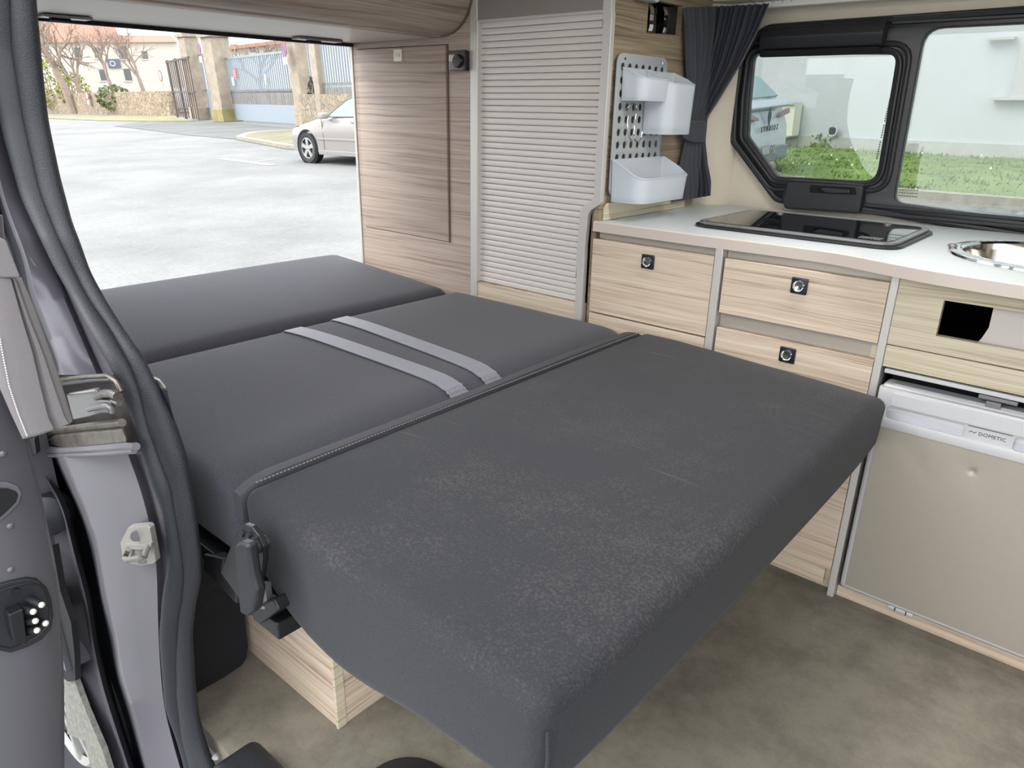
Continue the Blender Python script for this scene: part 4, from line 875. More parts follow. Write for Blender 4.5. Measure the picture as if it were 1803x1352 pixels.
mb = MB(); mb.thick([od(*p, -1.27) for p in ((112, 1180), (128, 1190), (150, 1250), (180, 1320), (205, 1400), (170, 1400), (160, 1352), (150, 1305), (118, 1292))], (0, 0.01, 0))
mb.build('arch_liner', pm('dusty_grey_liner', lin((112, 112, 105)), 0.9, 0, 0.35, 90, 0.8, 120), wa)
mb = MB(); mb.thick([od(*p, -1.275) for p in ((92, 960), (106, 1040), (125, 1096), (131, 1150), (133, 1198), (120, 1200), (105, 1190), (92, 1100))], (0, 0.01, 0)); mb.build('body_gap_shade', BLK_D, wa)  # matt black sheet paints the shade of the gap beside the door
mb = MB(); mb.box(-2.0, -0.98, -1.285, -1.23, 0.05, 1.25); mb.box(-2.0, -1.64, -1.285, -1.23, -0.25, 0.05)
mb.build('quarter_panel', PAINT2, wa)

# ================================================================== OPEN SLIDING DOOR
dk = thing('door_1', 'open grey sliding door edge with contact plate at the left', 'door', (-0.62, -1.45, -0.1), kind='structure')
XD = -0.60
def dp(u, v, x=XD): return on(u, v, 0, x)
edge = [(10, 380), (22, 500), (36, 640), (48, 740), (62, 812), (84, 900), (98, 980), (107, 1050), (113, 1110), (117, 1180), (118, 1260), (118, 1352), (116, 1420)]
edge = resample(edge, 60)
rg = []
for u, v in edge:
    p = dp(u, v); y, z = p[1], p[2]
    rg.append([(XD - 0.03, y, z), (XD - 0.006, y - 0.001, z), (XD, y - 0.007, z), (XD + 0.002, y - 0.05, z), (XD - 0.004, y - 0.10, z), (XD - 0.04, y - 0.14, z), (XD - 0.10, y - 0.14, z), (XD - 0.10, y, z)])
mb = MB(); mb.rings(rg); mb.build('door_shell', PAINT2, dk, angle=50)
def dz(l, x, sx=3.756, oy=992): return [dp(a / sx, oy + b / sx, x) for a, b in l]
# contact plate with five pins
o1 = dz([(-40, 140), (60, 105), (170, 85), (240, 95), (300, 150), (330, 220), (345, 330), (330, 420), (270, 490), (180, 540), (60, 580), (-40, 560)], XD)
mb = MB(); mb.thick([(XD - 0.004, p[1], p[2]) for p in o1], (0.010, 0, 0)); cpl = mb.build('contact_plate', BLK_S, dk, 0.002)
mb = MB(); pp = [(XD + 0.0065, p[1], p[2]) for p in dz([(-40, 175), (80, 135), (180, 115), (250, 130), (290, 180), (312, 250), (320, 330), (300, 400), (240, 460), (160, 510), (60, 550), (-40, 530)], XD)]; mb.tube(pp, 0.0012, 6, False); mb.build('plate_ridge', BLK_S, cpl)
mb = MB(); mb.thick([(XD + 0.004, p[1], p[2]) for p in dz([(15, 285), (110, 245), (140, 480), (50, 470)], XD)], (0.020, 0, 0)); mb.build('contact_block', BLK, cpl, 0.0015)
for a_, b__, q_, r_ in ((180, 225, 272, 272), (130, 290, 217, 318), (140, 375, 232, 380), (230, 375, 300, 395), (150, 425, 242, 442)):
    A = dz([(a_, b__)], XD)[0]; B = dz([(q_, r_)], XD + 0.030)[0]
    mb = MB(); mb.cyl((XD + 0.004, A[1], A[2]), B, 0.0052, 14, 0.0045); pn = mb.build('contact_pin', BLK_S, cpl)
    dd = (B - np.array((XD + 0.004, A[1], A[2]))); dd /= np.linalg.norm(dd); mb = MB(); mb.ball(tuple(B + dd * 0.001), 0.0038, 10); mb.build('pin_tip', pm('pale_metal', lin((230, 225, 215)), 0.3, 0.3) if 'pale_metal' not in D.materials else D.materials['pale_metal'], pn)
for a_, b__ in ((103, 185), (178, 488)):
    A = dz([(a_, b__)], XD + 0.006)[0]; mb = MB(); mb.cyl(A, A + np.array((0.003, 0, 0)), 0.0045, 14); mb.build('plate_screw', BLK, cpl)
# black lens-shaped buffer recess, screws
A = [(XD - 0.002, p[1], p[2]) for p in [dp(a / 3.756, 700 + b / 3.756) for a, b in [(-60, 550), (40, 552), (115, 580), (143, 625), (125, 690), (60, 760), (0, 812), (-60, 850)]]]
mb = MB(); mb.thick(A, (0.006, 0, 0)); hr = mb.build('latch_recess', PAINT, dk, 0.002)
A = [(XD + 0.0045, p[1], p[2]) for p in [dp(a / 3.756, 700 + b / 3.756) for a, b in [(-60, 590), (40, 590), (95, 610), (110, 635), (95, 680), (40, 735), (-10, 780), (-60, 810)]]]
mb = MB(); mb.thick(A, (0.002, 0, 0)); mb.build('latch_mouth', BLK, hr, 0.001)
for u, v in ((4, 798), (18, 1002), (17, 925)):
    A = dp(u, v); mb = MB(); mb.ball((XD + 0.002, A[1], A[2]), 0.004, 10, (0.6, 1, 1)); mb.build('door_screw', PAINT, dk)
# black round rubber buffer between door and pillar
A = pt((80, 912), -0.085)
mb = MB(); mb.lathe([(0.0001, 0.012), (0.022, 0.008), (0.036, -0.004), (0.040, -0.03)], A, 30, (0.85, -0.5, 0.15)); mb.build('rubber_buffer', BLK_S, dk)
mb = MB(); q = [pt(p, -0.08) for p in ((35, 775), (60, 772), (64, 800), (46, 808))]; mb.thick(q, (-0.01, 0.01, 0)); mb.build('rubber_block', BLK_S, dk, 0.002)
# guide arm
ga = thing('guide_arm', 'steel guide arm with roller fork in the pillar rail', 'arm', pt((160, 700), -0.06))
def az(l, d): return [pt((a / 6.76, 580 + b / 6.76), d) for a, b in l]
mb = MB(); mb.thick(az([(790, 780), (1135, 718), (1165, 760), (1160, 840), (1290, 850), (1330, 900), (1335, 960), (1290, 1000), (1200, 1000), (1050, 1045), (870, 1080)], -0.066), (-0.008, 0.008, 0)); mb.build('arm_plate', STEEL, ga, 0.002)
mb = MB(); mb.tube(az([(1060, 948), (1150, 925), (1230, 910), (1295, 915), (1325, 945), (1330, 985)], -0.071), 0.0042, 10); mb.build('fork_edge', STEEL, ga)
mb = MB(); mb.tube(az([(1160, 800), (1250, 760), (1340, 765), (1400, 800)], -0.062), 0.006, 10); mb.tube(az([(1340, 850), (1420, 880)], -0.062), 0.004, 8); mb.build('roller', GREASE, ga)
mb = MB(); mb.tube(az([(800, 778), (960, 750), (1135, 722)], -0.068), 0.0012, 6); mb.build('top_edge', CHROME, ga)
# light grey curtain on the door
dc = thing('door_curtain', 'mid-grey curtain with stitched hem hanging on the sliding door', 'curtain', dp(60, 770))
XC = -0.575
def cz2(u, v, dx=0): p = on(u, v, 0, XC + dx); return p
Lf = [(-40, 490), (-25, 560), (-12, 620), (2, 680), (20, 730), (40, 772)]
folds = [([(3, 490), (-8, 560), (-2, 600), (10, 660), (30, 725), (49, 771)], 0.0), ([(22, 490), (45, 560), (62, 620), (75, 680), (88, 735), (96, 757)], 0.004)]
rows_ = np.linspace(0, 1, 40)
def cf(L, t): return interp(L, t)
cols = [([(-40, 488), (-30, 560), (-18, 620), (-2, 680), (20, 730), (40, 773)], 0.0), ([(-20, 488), (-6, 560), (4, 620), (16, 680), (32, 728), (49, 771)], 0.004),
        ([(0, 488), (20, 560), (30, 620), (42, 680), (58, 730), (72, 765)], 0.006), ([(18, 488), (38, 560), (56, 620), (70, 680), (84, 735), (95, 757)], 0.004),
        ([(19, 488), (39, 560), (58, 620), (72, 680), (86, 735), (97, 757)], -0.006), ([(22, 488), (45, 560), (66, 620), (82, 680), (98, 732), (108, 752)], 0.001),
        ([(25, 488), (50, 560), (74, 620), (94, 680), (112, 732), (121, 747)], 0.000), ([(26, 488), (51, 560), (75, 620), (95, 680), (113, 732), (122, 747)], -0.008),
        ([(30, 488), (56, 560), (79, 620), (100, 680), (119, 730), (127, 742)], -0.006), ([(38, 488), (62, 545), (84, 605), (106, 668), (121, 715), (128, 738)], -0.014)]
rg = []
for t in rows_:
    rg.append([cz2(*cf(L, t), d) for L, d in cols])
mb = MB(); mb.rings(rg, closed=False); cl = mb.build('pleated_cloth', CURT_G, dc, angle=40)
md = cl.modifiers.new('thick', 'SOLIDIFY'); md.thickness = 0.0015
mb = MB(); mb.thick([cz2(u, v, 0.008) for u, v in ((-40, 408), (0, 418), (12, 424), (18, 440), (37, 489), (-40, 489))], (-0.006, 0.0, 0)); mb.build('band', CURT_G, dc, 0.002)
mb = MB()
for k in range(44):
    t0 = 0.32 + 0.67 * k / 44; a = cz2(*interp(cols[1][0], t0), 0.0058); b_ = cz2(*interp(cols[1][0], t0 + 0.0085), 0.0058)
    mb.tube([a, b_], 0.0008, 5)
mb.build('hem_stitching', pm('white_thread', lin((225, 222, 220)), 0.7), dc)

# ================================================================== STREET
S = STREET
def sb(): return MB(S)
road = sb().add([(-260, -60, 0), (60, -60, 0), (60, 200, 0), (-260, 200, 0)], [(0, 1, 2, 3)])
ASPH = ground_mat('pale_worn_asphalt', lin((114, 115, 114)), lin((138, 139, 137)), 0.35, crack=True)
rd = struct(road.build('ground_road', ASPH, org=(0, 0, -0.55), smooth=False), 'pale worn asphalt road', 'road')
def poly(pts, h, mat, name, th=None):
    mb = sb(); q = [(p[0], p[1], h) for p in pts]
    if th: mb.thick([(p[0], p[1], 0.002) for p in pts], (0, 0, h - 0.002))
    else: mb.add(q, [tuple(range(len(q)))])
    return mb.build(name, mat, smooth=False)
DARKA = ground_mat('darker_asphalt_apron', lin((92, 94, 93)), lin((116, 118, 116)), 0.5)
struct(poly([out(200, 222), out(300, 207), out(355, 213), out(520, 226), out(540, 235), out(440, 238), out(418, 246), out(330, 238)], 0.01, DARKA, 'ground_apron'), 'darker asphalt apron before the gates', 'pavement')
KERB = pm('pale_concrete', lin((146, 141, 127)), 0.9, 0, 0.2, 8)
k1 = out(415, 246); k2 = out(505, 263); k3 = out(440, 237); k4 = out(530, 233)
mb = sb(); q = rounded([tuple(k1[:2]), tuple(k2[:2]), (k2[0] + 14, k2[1] - 0.3), (k2[0] + 14, k4[1] + 3), tuple(k4[:2]), tuple(k3[:2])], [0.9, 0.1, 0.1, 0.1, 0.1, 1.5], 6)
mb.prism(q, 'z', 0.0, 0.12); kb_ = struct(mb.build('ground_kerb', KERB, bevel=0.02), 'raised kerbed pavement island beside the parked silver car', 'kerb')
mb = sb(); c = np.mean(np.array(q), 0); mb.prism([tuple(np.array(p) + (c - np.array(p)) * 0.06) for p in q], 'z', 0.121, 0.126); mb.build('island_surface', ground_mat('mossy_asphalt', lin((112, 111, 84)), lin((134, 130, 108)), 0.9), kb_)
WHITEP = pm('road_paint', lin((172, 172, 171)), 0.7)
def stripe(a, b, wd, lab):
    a, b = np.array(a[:2]), np.array(b[:2]); d = (b - a) / np.linalg.norm(b - a); n = np.array([-d[1], d[0]]) * wd / 2
    tag(poly([a - n, b - n, b + n, a + n], 0.006, WHITEP, 'road_marking'), lab, 'road marking')
stripe(out(388, 279), out(480, 291), 0.22, 'long white painted line on the road before the silver car')
stripe(out(449, 285), out(489, 280), 0.12, 'short white painted line by the front wheel of the silver car')
VERGE = ground_mat('dry_grass_verge', lin((116, 118, 78)), lin((148, 142, 108)), 1.2)
struct(poly([out(68, 203), out(180, 205), out(300, 204), out(345, 214), out(180, 213), out(70, 208)], 0.02, VERGE, 'ground_verge'), 'sparse grass strip along the foot of the stone wall', 'verge')
# stone wall
swA = out(40, 198); swB = out(302, 204)
def wallseg(a, b, h0, h1, th, mat, name, label=None, cat=None):
    a, b = np.array(a[:2]), np.array(b[:2]); d = (b - a) / np.linalg.norm(b - a); n = np.array([-d[1], d[0]]) * th
    mb = sb(); mb.add([(a[0], a[1], h0), (b[0], b[1], h0), (b[0] + n[0], b[1] + n[1], h0), (a[0] + n[0], a[1] + n[1], h0), (a[0], a[1], h1), (b[0], b[1], h1), (b[0] + n[0], b[1] + n[1], h1), (a[0] + n[0], a[1] + n[1], h1)],
                      [(0, 3, 2, 1), (4, 5, 6, 7), (0, 1, 5, 4), (1, 2, 6, 5), (2, 3, 7, 6), (3, 0, 4, 7)])
    o = mb.build(name, mat, smooth=False)
    if label: tag(o, label, cat)
    return o
STONE = stone_mat('warm_rubble_stone', lin((170, 152, 126)), lin((148, 133, 116)), lin((116, 104, 90)), 3.2)
sw = wallseg(swA, swB, 0, height(swB, 160), 0.5, STONE, 'stone_wall', 'low rubble stone wall across the road with small signs', 'wall')
# shrubs and grass tufts
def foliage(mb, c, rx, ry, rz, n, size):
    for _ in range(n):
        a = random.uniform(0, 2 * math.pi); ph = math.acos(random.uniform(-1, 1)); r = random.uniform(0.6, 1.0) ** 0.5
        p = np.array([c[0] + rx * r * math.sin(ph) * math.cos(a), c[1] + ry * r * math.sin(ph) * math.sin(a), c[2] + rz * r * math.cos(ph)])
        u = np.array([random.gauss(0, 1) for _ in range(3)]); u /= np.linalg.norm(u); w = np.cross(u, [random.gauss(0, 1) for _ in range(3)]); w /= np.linalg.norm(w)
        s_ = size * random.uniform(0.6, 1.3); mb.add([p - u * s_, p + w * s_ * 0.5, p + u * s_, p - w * s_ * 0.5], [(0, 1, 2, 3)])
LEAF = pm('yellow_green_leaves', lin((140, 144, 74)), 0.8, 0, 0.35, 3)
LEAF2 = pm('green_leaves', lin((98, 110, 68)), 0.8, 0, 0.35, 3)
TW = pm('twig_bark', lin((140, 122, 104)), 0.9)
def shrub(u, v, top, wpx, mat, label, back=3.0, n=700):
    b = out(u, v); d = b[:2] / np.linalg.norm(b[:2]); b = np.array([b[0] + d[0] * back, b[1] + d[1] * back, 0]); h = height(b, top); dist = np.linalg.norm(b[:2]); wd = wpx * dist / FPX * 0.95
    t = thing('shrub', label, 'shrub', W(*b))
    mb = sb(); foliage(mb, (b[0], b[1], h * 0.55), wd / 2, wd / 2, h * 0.47, n, 0.16); mb.build('foliage', mat, t, smooth=False, merge=False)
    mb = sb()
    for k in range(5): mb.tube([(b[0], b[1], 0), (b[0] + random.uniform(-.3, .3) * wd, b[1] + random.uniform(-.2, .2), h * 0.7)], [0.05, 0.02], 5)
    mb.build('stem', TW, t)
shrub(98, 200, 96, 62, LEAF, 'tall yellow-green shrub behind the left end of the stone wall', 2)
shrub(140, 200, 128, 46, LEAF, 'low yellow shrub at the foot of the leaning bare tree', 2, 420)
shrub(208, 203, 150, 50, LEAF2, 'low dark green hedge clump behind the stone wall middle', 2.5, 420)
# bare trees
BARK = pm('pale_bark', lin((150, 134, 121)), 0.9, 0, 0.2, 6)
def tree(u, v, top, lean, label, r0=0.22, seed=1, back=4.0, fork=0.35, lv=5):
    rnd = random.Random(seed)
    b = out(u, v); d = b[:2] / np.linalg.norm(b[:2]); b = np.array([b[0] + d[0] * back, b[1] + d[1] * back, 0]); H = height(b, top)
    t = thing('bare_tree', label, 'tree', W(*b), 'bare trees behind the stone wall')
    side = np.array([-d[1], d[0], 0]) * -1
    trunk_top = b + np.array([0, 0, H * fork]) + side * lean * H * fork
    mb = sb(); mb.tube([b, b + (trunk_top - b) * 0.5 + side * 0.1, trunk_top], [r0 * 1.25, r0, r0 * 0.8], 8); mb.build('trunk', BARK, t)
    mb = sb()
    def grow_(p, dr, L, r, k):
        e = p + dr * L; m_ = p + dr * L * 0.5 + np.array([rnd.gauss(0, 1) for _ in range(3)]) * L * 0.05
        mb.tube([p, m_, e], [r, r * 0.8, r * 0.6], 5 if k > 2 else 4)
        if k == 0: return
        for _ in range(3 if k > 1 else 2):
            nd = dr + np.array([rnd.gauss(0, 0.45), rnd.gauss(0, 0.45), rnd.gauss(0.08, 0.3)]); nd /= np.linalg.norm(nd)
            grow_(p + dr * L * rnd.uniform(0.6, 1.0), nd, L * rnd.uniform(0.62, 0.8), r * 0.55, k - 1)
    for _ in range(4):
        nd = np.array([0, 0, 1]) + side * (lean + rnd.gauss(0, 0.45)) + np.array([rnd.gauss(0, 0.2), rnd.gauss(0, 0.2), 0]); nd /= np.linalg.norm(nd)
        grow_(trunk_top, nd, H * 0.24, r0 * 0.55, lv)
    mb.build('branches', BARK, t, merge=False)
tree(132, 202, 20, -0.18, 'bare tree with thick leaning trunk at the left', 0.30, 3, 3.0, 0.45, 4)
tree(150, 202, 20, -0.02, 'forked bare tree right of the leaning trunk', 0.20, 5, 4.5, 0.30, 4)
tree(207, 203, 25, -0.03, 'slender bare tree in front of the dark building sign', 0.14, 9, 3.0, 0.38, 4)
tree(262, 203, 40, -0.06, 'bare tree beside the dark railing fence', 0.16, 12, 6.0, 0.4, 4)
tree(470, 218, 40, -0.04, 'bare tree showing above the blue-grey double gate', 0.18, 21, 14.0, 0.35, 4)
# building behind the wall
BW = pm('cream_render', lin((194, 190, 178)), 0.9, 0, 0.05, 1)
ROOF = pm('orange_roof_tiles', lin((158, 116, 98)), 0.9, 0, 0.15, 4)
WIN = pm('dark_window', lin((92, 94, 92)), 0.3)
bA = out(30, 186); bB = out(330, 175)
bl = thing('apartment_house', 'cream house with orange tiled roof behind the stone wall', 'building', W(*((bA + bB) / 2)))
hE = height((bA + bB) / 2, 75); hR_ = height((bA + bB) / 2, 28)
def bseg(a, b, h0, h1, th, mat, name, parent):
    a, b = np.array(a[:2]), np.array(b[:2]); d = (b - a) / np.linalg.norm(b - a); n = np.array([-d[1], d[0]]) * th; mb = sb()
    mb.add([(a[0], a[1], h0), (b[0], b[1], h0), (b[0] + n[0], b[1] + n[1], h0), (a[0] + n[0], a[1] + n[1], h0), (a[0], a[1], h1), (b[0], b[1], h1), (b[0] + n[0], b[1] + n[1], h1), (a[0] + n[0], a[1] + n[1], h1)],
           [(0, 3, 2, 1), (4, 5, 6, 7), (0, 1, 5, 4), (1, 2, 6, 5), (2, 3, 7, 6), (3, 0, 4, 7)]); return mb.build(name, mat, parent, smooth=False)
dirB = (bB - bA)[:2] / np.linalg.norm((bB - bA)[:2]); nrmB = np.array([-dirB[1], dirB[0]])
bseg(bA, bB, 0, hE, 10, BW, 'wall', bl)
def roof_(a, b_, hR_):
    mb = sb(); mb.add([(a[0], a[1], hE), (b_[0], b_[1], hE), (b_[0] + nrmB[0] * 6, b_[1] + nrmB[1] * 6, hR_), (a[0] + nrmB[0] * 6, a[1] + nrmB[1] * 6, hR_), (a[0] + nrmB[0] * 11, a[1] + nrmB[1] * 11, hE), (b_[0] + nrmB[0] * 11, b_[1] + nrmB[1] * 11, hE)], [(0, 1, 2, 3), (3, 2, 5, 4), (0, 4, 5, 1), (0, 3, 4), (1, 5, 2)])
    mb.build('roof', ROOF, bl, smooth=False)
def onwall(a, dirw, u, v):                  # point of a vertical street wall under pixel u, v
    n = np.array([-dirw[1], dirw[0]]); nw = n[0] * E1 + n[1] * E2; A = OS + a[0] * E1 + a[1] * E2; d = ray(u, v); t = ((A - CAM) @ nw) / (d @ nw); p = CAM + d * t - OS
    return np.array([p @ E1, p @ E2, p @ NS])
def wbox(a, dirw, u0, v0, u1, v1, th, mat, name, parent, proud=0.05):
    p = onwall(a, dirw, (u0 + u1) / 2, (v0 + v1) / 2); L = onwall(a, dirw, u0, (v0 + v1) / 2); R = onwall(a, dirw, u1, (v0 + v1) / 2); T = onwall(a, dirw, (u0 + u1) / 2, v0); B = onwall(a, dirw, (u0 + u1) / 2, v1)
    n = np.array([-dirw[1], dirw[0]]) * -proud; hw = np.linalg.norm((R - L)[:2]) / 2
    A_ = p[:2] - dirw * hw; C__ = p[:2] + dirw * hw; mb = sb()
    q = [(A_[0] + n[0], A_[1] + n[1], B[2]), (C__[0] + n[0], C__[1] + n[1], B[2]), (C__[0] + n[0], C__[1] + n[1], T[2]), (A_[0] + n[0], A_[1] + n[1], T[2])]
    mb.thick(q, (-n[0] * th / proud, -n[1] * th / proud, 0)); return mb.build(name, mat, parent, smooth=False)
for (u0, v0, u1, v1) in ((166, 84, 178, 102), (209, 82, 224, 104), (176, 122, 187, 142), (219, 121, 231, 142), (84, 92, 92, 112), (132, 84, 142, 102), (250, 90, 260, 104)):
    wf = wbox(bA, dirB, u0, v0, u1, v1, 0.1, WIN, 'window', bl, 0.06)
    wbox(bA, dirB, u0 - 1, v1, u1 + 1, v1 + 2, 0.12, BW, 'sill', bl, 0.15)
bs = thing('building_sign', 'dark blue square sign with white round emblem on the cream house', 'sign', W(*onwall(bA, dirB, 200, 112)))
wbox(bA, dirB, 190, 104, 212, 120, 0.08, pm('dark_sign', lin((96, 100, 112)), 0.5), 'board', bs, 0.25)
pS = onwall(bA, dirB, 198, 112); 
def face(p, dirw, prd): 
    n = np.array([-dirw[1], dirw[0]]) * -prd
    return lambda a, b, c: (p[0] + dirw[0] * a + n[0] * (1 + c / prd), p[1] + dirw[1] * a + n[1] * (1 + c / prd), p[2] + b)
rr = 4.0 * np.linalg.norm(pS[:2]) / FPX
mb = sb(); plate(mb, circle(0, 0, rr, 20), [circle(0, 0, rr * 0.55, 16)], 0.04, face(pS, dirB, 0.3)); mb.build('emblem', WHITEP, bs)
rm_ = onwall(bA, dirB, 217, 100)[:2]
roof_(bA[:2] - nrmB * 0.5 - dirB * 1, rm_ - nrmB * 0.5, hR_); roof_(rm_ + dirB * 0.05 - nrmB * 0.5, bB[:2] - nrmB * 0.5, hE + 1.2)
# parked white car behind the wall
pc = out(262, 196); pc = pc * np.array([1.02, 1.02, 1])
# ---- cars
def car(name, label, loc, ang, paint, stations, wheels, L):
    t = thing(name, label, 'car', W(*loc)); R = Matrix.Translation((loc[0], loc[1], 0)) @ Matrix.Rotation(ang, 4, 'Z'); mwc = S @ R
    rg = []
    for x, zb_, zs, zt, wb, wt in stations:
        rg.append([(x, -wb, zb_ + 0.05), (x, -wb * 1.0, zs * 0.62), (x, -wb * 1.01, zs * 0.8), (x, -wb * 0.97, zs), (x, -wt, zt - 0.07 * (zt - zs > 0.05)), (x, -wt * 0.86, zt - 0.005), (x, 0, zt + 0.012), (x, wt * 0.86, zt - 0.005), (x, wt, zt - 0.07 * (zt - zs > 0.05)), (x, wb * 0.97, zs), (x, wb * 1.01, zs * 0.8), (x, wb, zs * 0.62), (x, wb, zb_ + 0.05), (x, wb * 0.8, zb_)][0:13] + [(x, 0, zb_)])
    mb = MB(mwc); mb.rings(rg); body = mb.build('body', paint, t, angle=40)
    for x in wheels:
        for sd in (-1, 1):
            mb = MB(mwc); mb.lathe([(0.355, 0.0), (0.37, 0.012), (0.375, 0.0)], (x, sd * (stations[3][4] + 0.004), 0.33), 36, (0, sd, 0)); mb.lathe([(0.0001, 0.002), (0.365, 0.006), (0.37, -0.1)], (x, sd * (stations[3][4] + 0.004), 0.33), 36, (0, sd, 0)); mb.build('wheel_arch', BLK_D, body)
            mb = MB(mwc); c = (x, sd * (stations[3][4] + 0.012), 0.318); mb.lathe([(0.215, 0.005), (0.24, 0.018), (0.30, 0.016), (0.318, -0.01), (0.318, -0.20), (0.2, -0.2)], c, 40, (0, sd, 0)); ty = mb.build('tyre', RUB, t)
            mb = MB(mwc); mb.lathe([(0.0001, 0.012), (0.03, 0.012), (0.045, 0.004)], c, 20, (0, sd, 0)); mb.lathe([(0.195, 0.008), (0.205, 0.016), (0.218, 0.010), (0.215, -0.05)], c, 40, (0, sd, 0))
            for k in range(5):
                a_ = 2 * math.pi * k / 5 + 0.3
                for off in (-0.0, ):
                    cc, ss = math.cos(a_), math.sin(a_); y_ = c[1] + sd * 0.008
                    mb.thick([(c[0] + 0.03 * cc - 0.035 * ss, y_, c[2] + 0.03 * ss + 0.035 * cc), (c[0] + 0.2 * cc - 0.045 * ss, y_, c[2] + 0.2 * ss + 0.045 * cc), (c[0] + 0.2 * cc + 0.045 * ss, y_, c[2] + 0.2 * ss - 0.045 * cc), (c[0] + 0.03 * cc + 0.035 * ss, y_, c[2] + 0.03 * ss - 0.035 * cc)], (0, -sd * 0.02, 0))
            mb.build('rim', D.materials['alloy'], ty)
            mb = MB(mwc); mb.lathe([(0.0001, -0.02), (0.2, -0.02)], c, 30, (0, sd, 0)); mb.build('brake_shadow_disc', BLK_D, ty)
    return t, body, mwc
SILV = pm('silver_car_paint', lin((146, 141, 138)), 0.3, 0.3, coat=0.5)
st = [(-0.86, 0.28, 0.55, 0.57, 0.55, 0.50), (-0.80, 0.22, 0.62, 0.65, 0.72, 0.62), (-0.6, 0.20, 0.70, 0.76, 0.83, 0.70), (0.0, 0.20, 0.80, 0.88, 0.88, 0.72), (0.55, 0.20, 0.88, 0.97, 0.89, 0.70), (0.70, 0.20, 0.90, 1.02, 0.89, 0.68), (1.0, 0.20, 0.92, 1.22, 0.89, 0.62), (1.35, 0.20, 0.93, 1.39, 0.89, 0.57), (1.8, 0.20, 0.94, 1.44, 0.89, 0.56), (2.4, 0.20, 0.95, 1.42, 0.89, 0.56), (2.9, 0.20, 0.96, 1.28, 0.88, 0.58), (3.25, 0.20, 0.97, 1.08, 0.87, 0.64), (3.7, 0.24, 0.92, 1.0, 0.82, 0.66), (3.78, 0.3, 0.7, 0.72, 0.75, 0.6)]
wc = out(540, 287)
cs, cbody, cmw = car('car', 'silver saloon car parked across the road beside the kerb', (wc[0] + 0.10, wc[1] + 0.9), 0.0, SILV, st, (0.0, 2.72), 4.6)
cmi = cmw.copy()
def cside(pts, y): return [(x, y, z) for x, z in pts]
mb = MB(cmw)
def gy(x, z, w0=0.86, w1=0.57): return -(w0 + (w1 - w0) * (z - 0.94) / (1.40 - 0.94)) - 0.012
gp = [(0.78, 0.965), (1.0, 1.12), (1.25, 1.28), (1.5, 1.355), (1.85, 1.38), (1.85, 0.975)]
mb.thick([(x, gy(x, z), z) for x, z in gp], (0, 0.01, 0)); gq = [(1.92, 0.975), (1.92, 1.38), (2.35, 1.36), (2.75, 1.22), (2.95, 1.06), (2.95, 0.985)]; mb.thick([(x, gy(x, z), z) for x, z in gq], (0, 0.01, 0)); mb.build('side_window', CARGL, cbody)
mb = MB(cmw); lw = gp + gp[:1]; mb.tube([(x, gy(x, z) - 0.004, z) for x, z in lw], 0.011, 6, False); mb.build('window_trim', pm('dark_trim', lin((110, 106, 102)), 0.4), cbody)
mb = MB(cmw); mb.rbox(0.72, 0.90, -1.06, -0.88, 0.93, 1.05, 0.04, 1, 4); mb.build('wing_mirror', pm('mirror_grey', lin((150, 144, 140)), 0.4), cbody)
mb = MB(cmw); mb.box(0.40, 2.35, -0.905, -0.885, 0.50, 0.545); mb.build('side_moulding', SILV, cbody, 0.008)
mb = MB(cmw); mb.box(0.40, 2.35, -0.900, -0.88, 0.20, 0.29); mb.build('sill_trim', SILV, cbody, 0.01)
mb = MB(cmw); mb.box(1.62, 1.80, -0.915, -0.885, 0.86, 0.885); mb.build('door_handle', SILV, cbody, 0.006)
mb = MB(cmw)
for x in (0.62, 1.88): mb.box(x, x + 0.006, -0.897, -0.885, 0.3, 0.93)
mb.build('door_gap', INK, cbody)
# white car roof beyond the wall
st2 = [(-0.8, 0.3, 0.7, 0.72, 0.7, 0.5), (0, 0.2, 0.9, 0.98, 0.85, 0.7), (0.6, 0.2, 0.95, 1.05, 0.87, 0.7), (1.1, 0.2, 0.97, 1.45, 0.88, 0.6), (1.6, 0.2, 0.98, 1.62, 0.88, 0.6), (2.8, 0.2, 0.98, 1.6, 0.88, 0.6), (3.3, 0.2, 0.98, 1.2, 0.86, 0.6), (3.4, 0.3, 0.8, 0.85, 0.8, 0.6)]
dcp = swA[:2] + (swB - swA)[:2] * 0.80; dn = np.array([-(swB - swA)[1], (swB - swA)[0]]); dn /= np.linalg.norm(dn)
if dn @ (dcp / np.linalg.norm(dcp)) < 0: dn = -dn
dcp = dcp + dn * 3
tcar, tb_, tm = car('car', 'white car whose roof shows over the stone wall', (dcp[0] - 1.5, dcp[1]), math.atan2((swB - swA)[1], (swB - swA)[0]), pm('white_car_paint', lin((190, 192, 192)), 0.3, coat=0.5), st2, (0.0, 2.6), 4.2)
mb = MB(tm); mb.thick([(0.95, -0.80, 1.08), (1.35, -0.66, 1.42), (3.0, -0.66, 1.42), (3.2, -0.80, 1.08)], (0, 0.02, 0)); mb.build('side_window', CARGL, tb_)

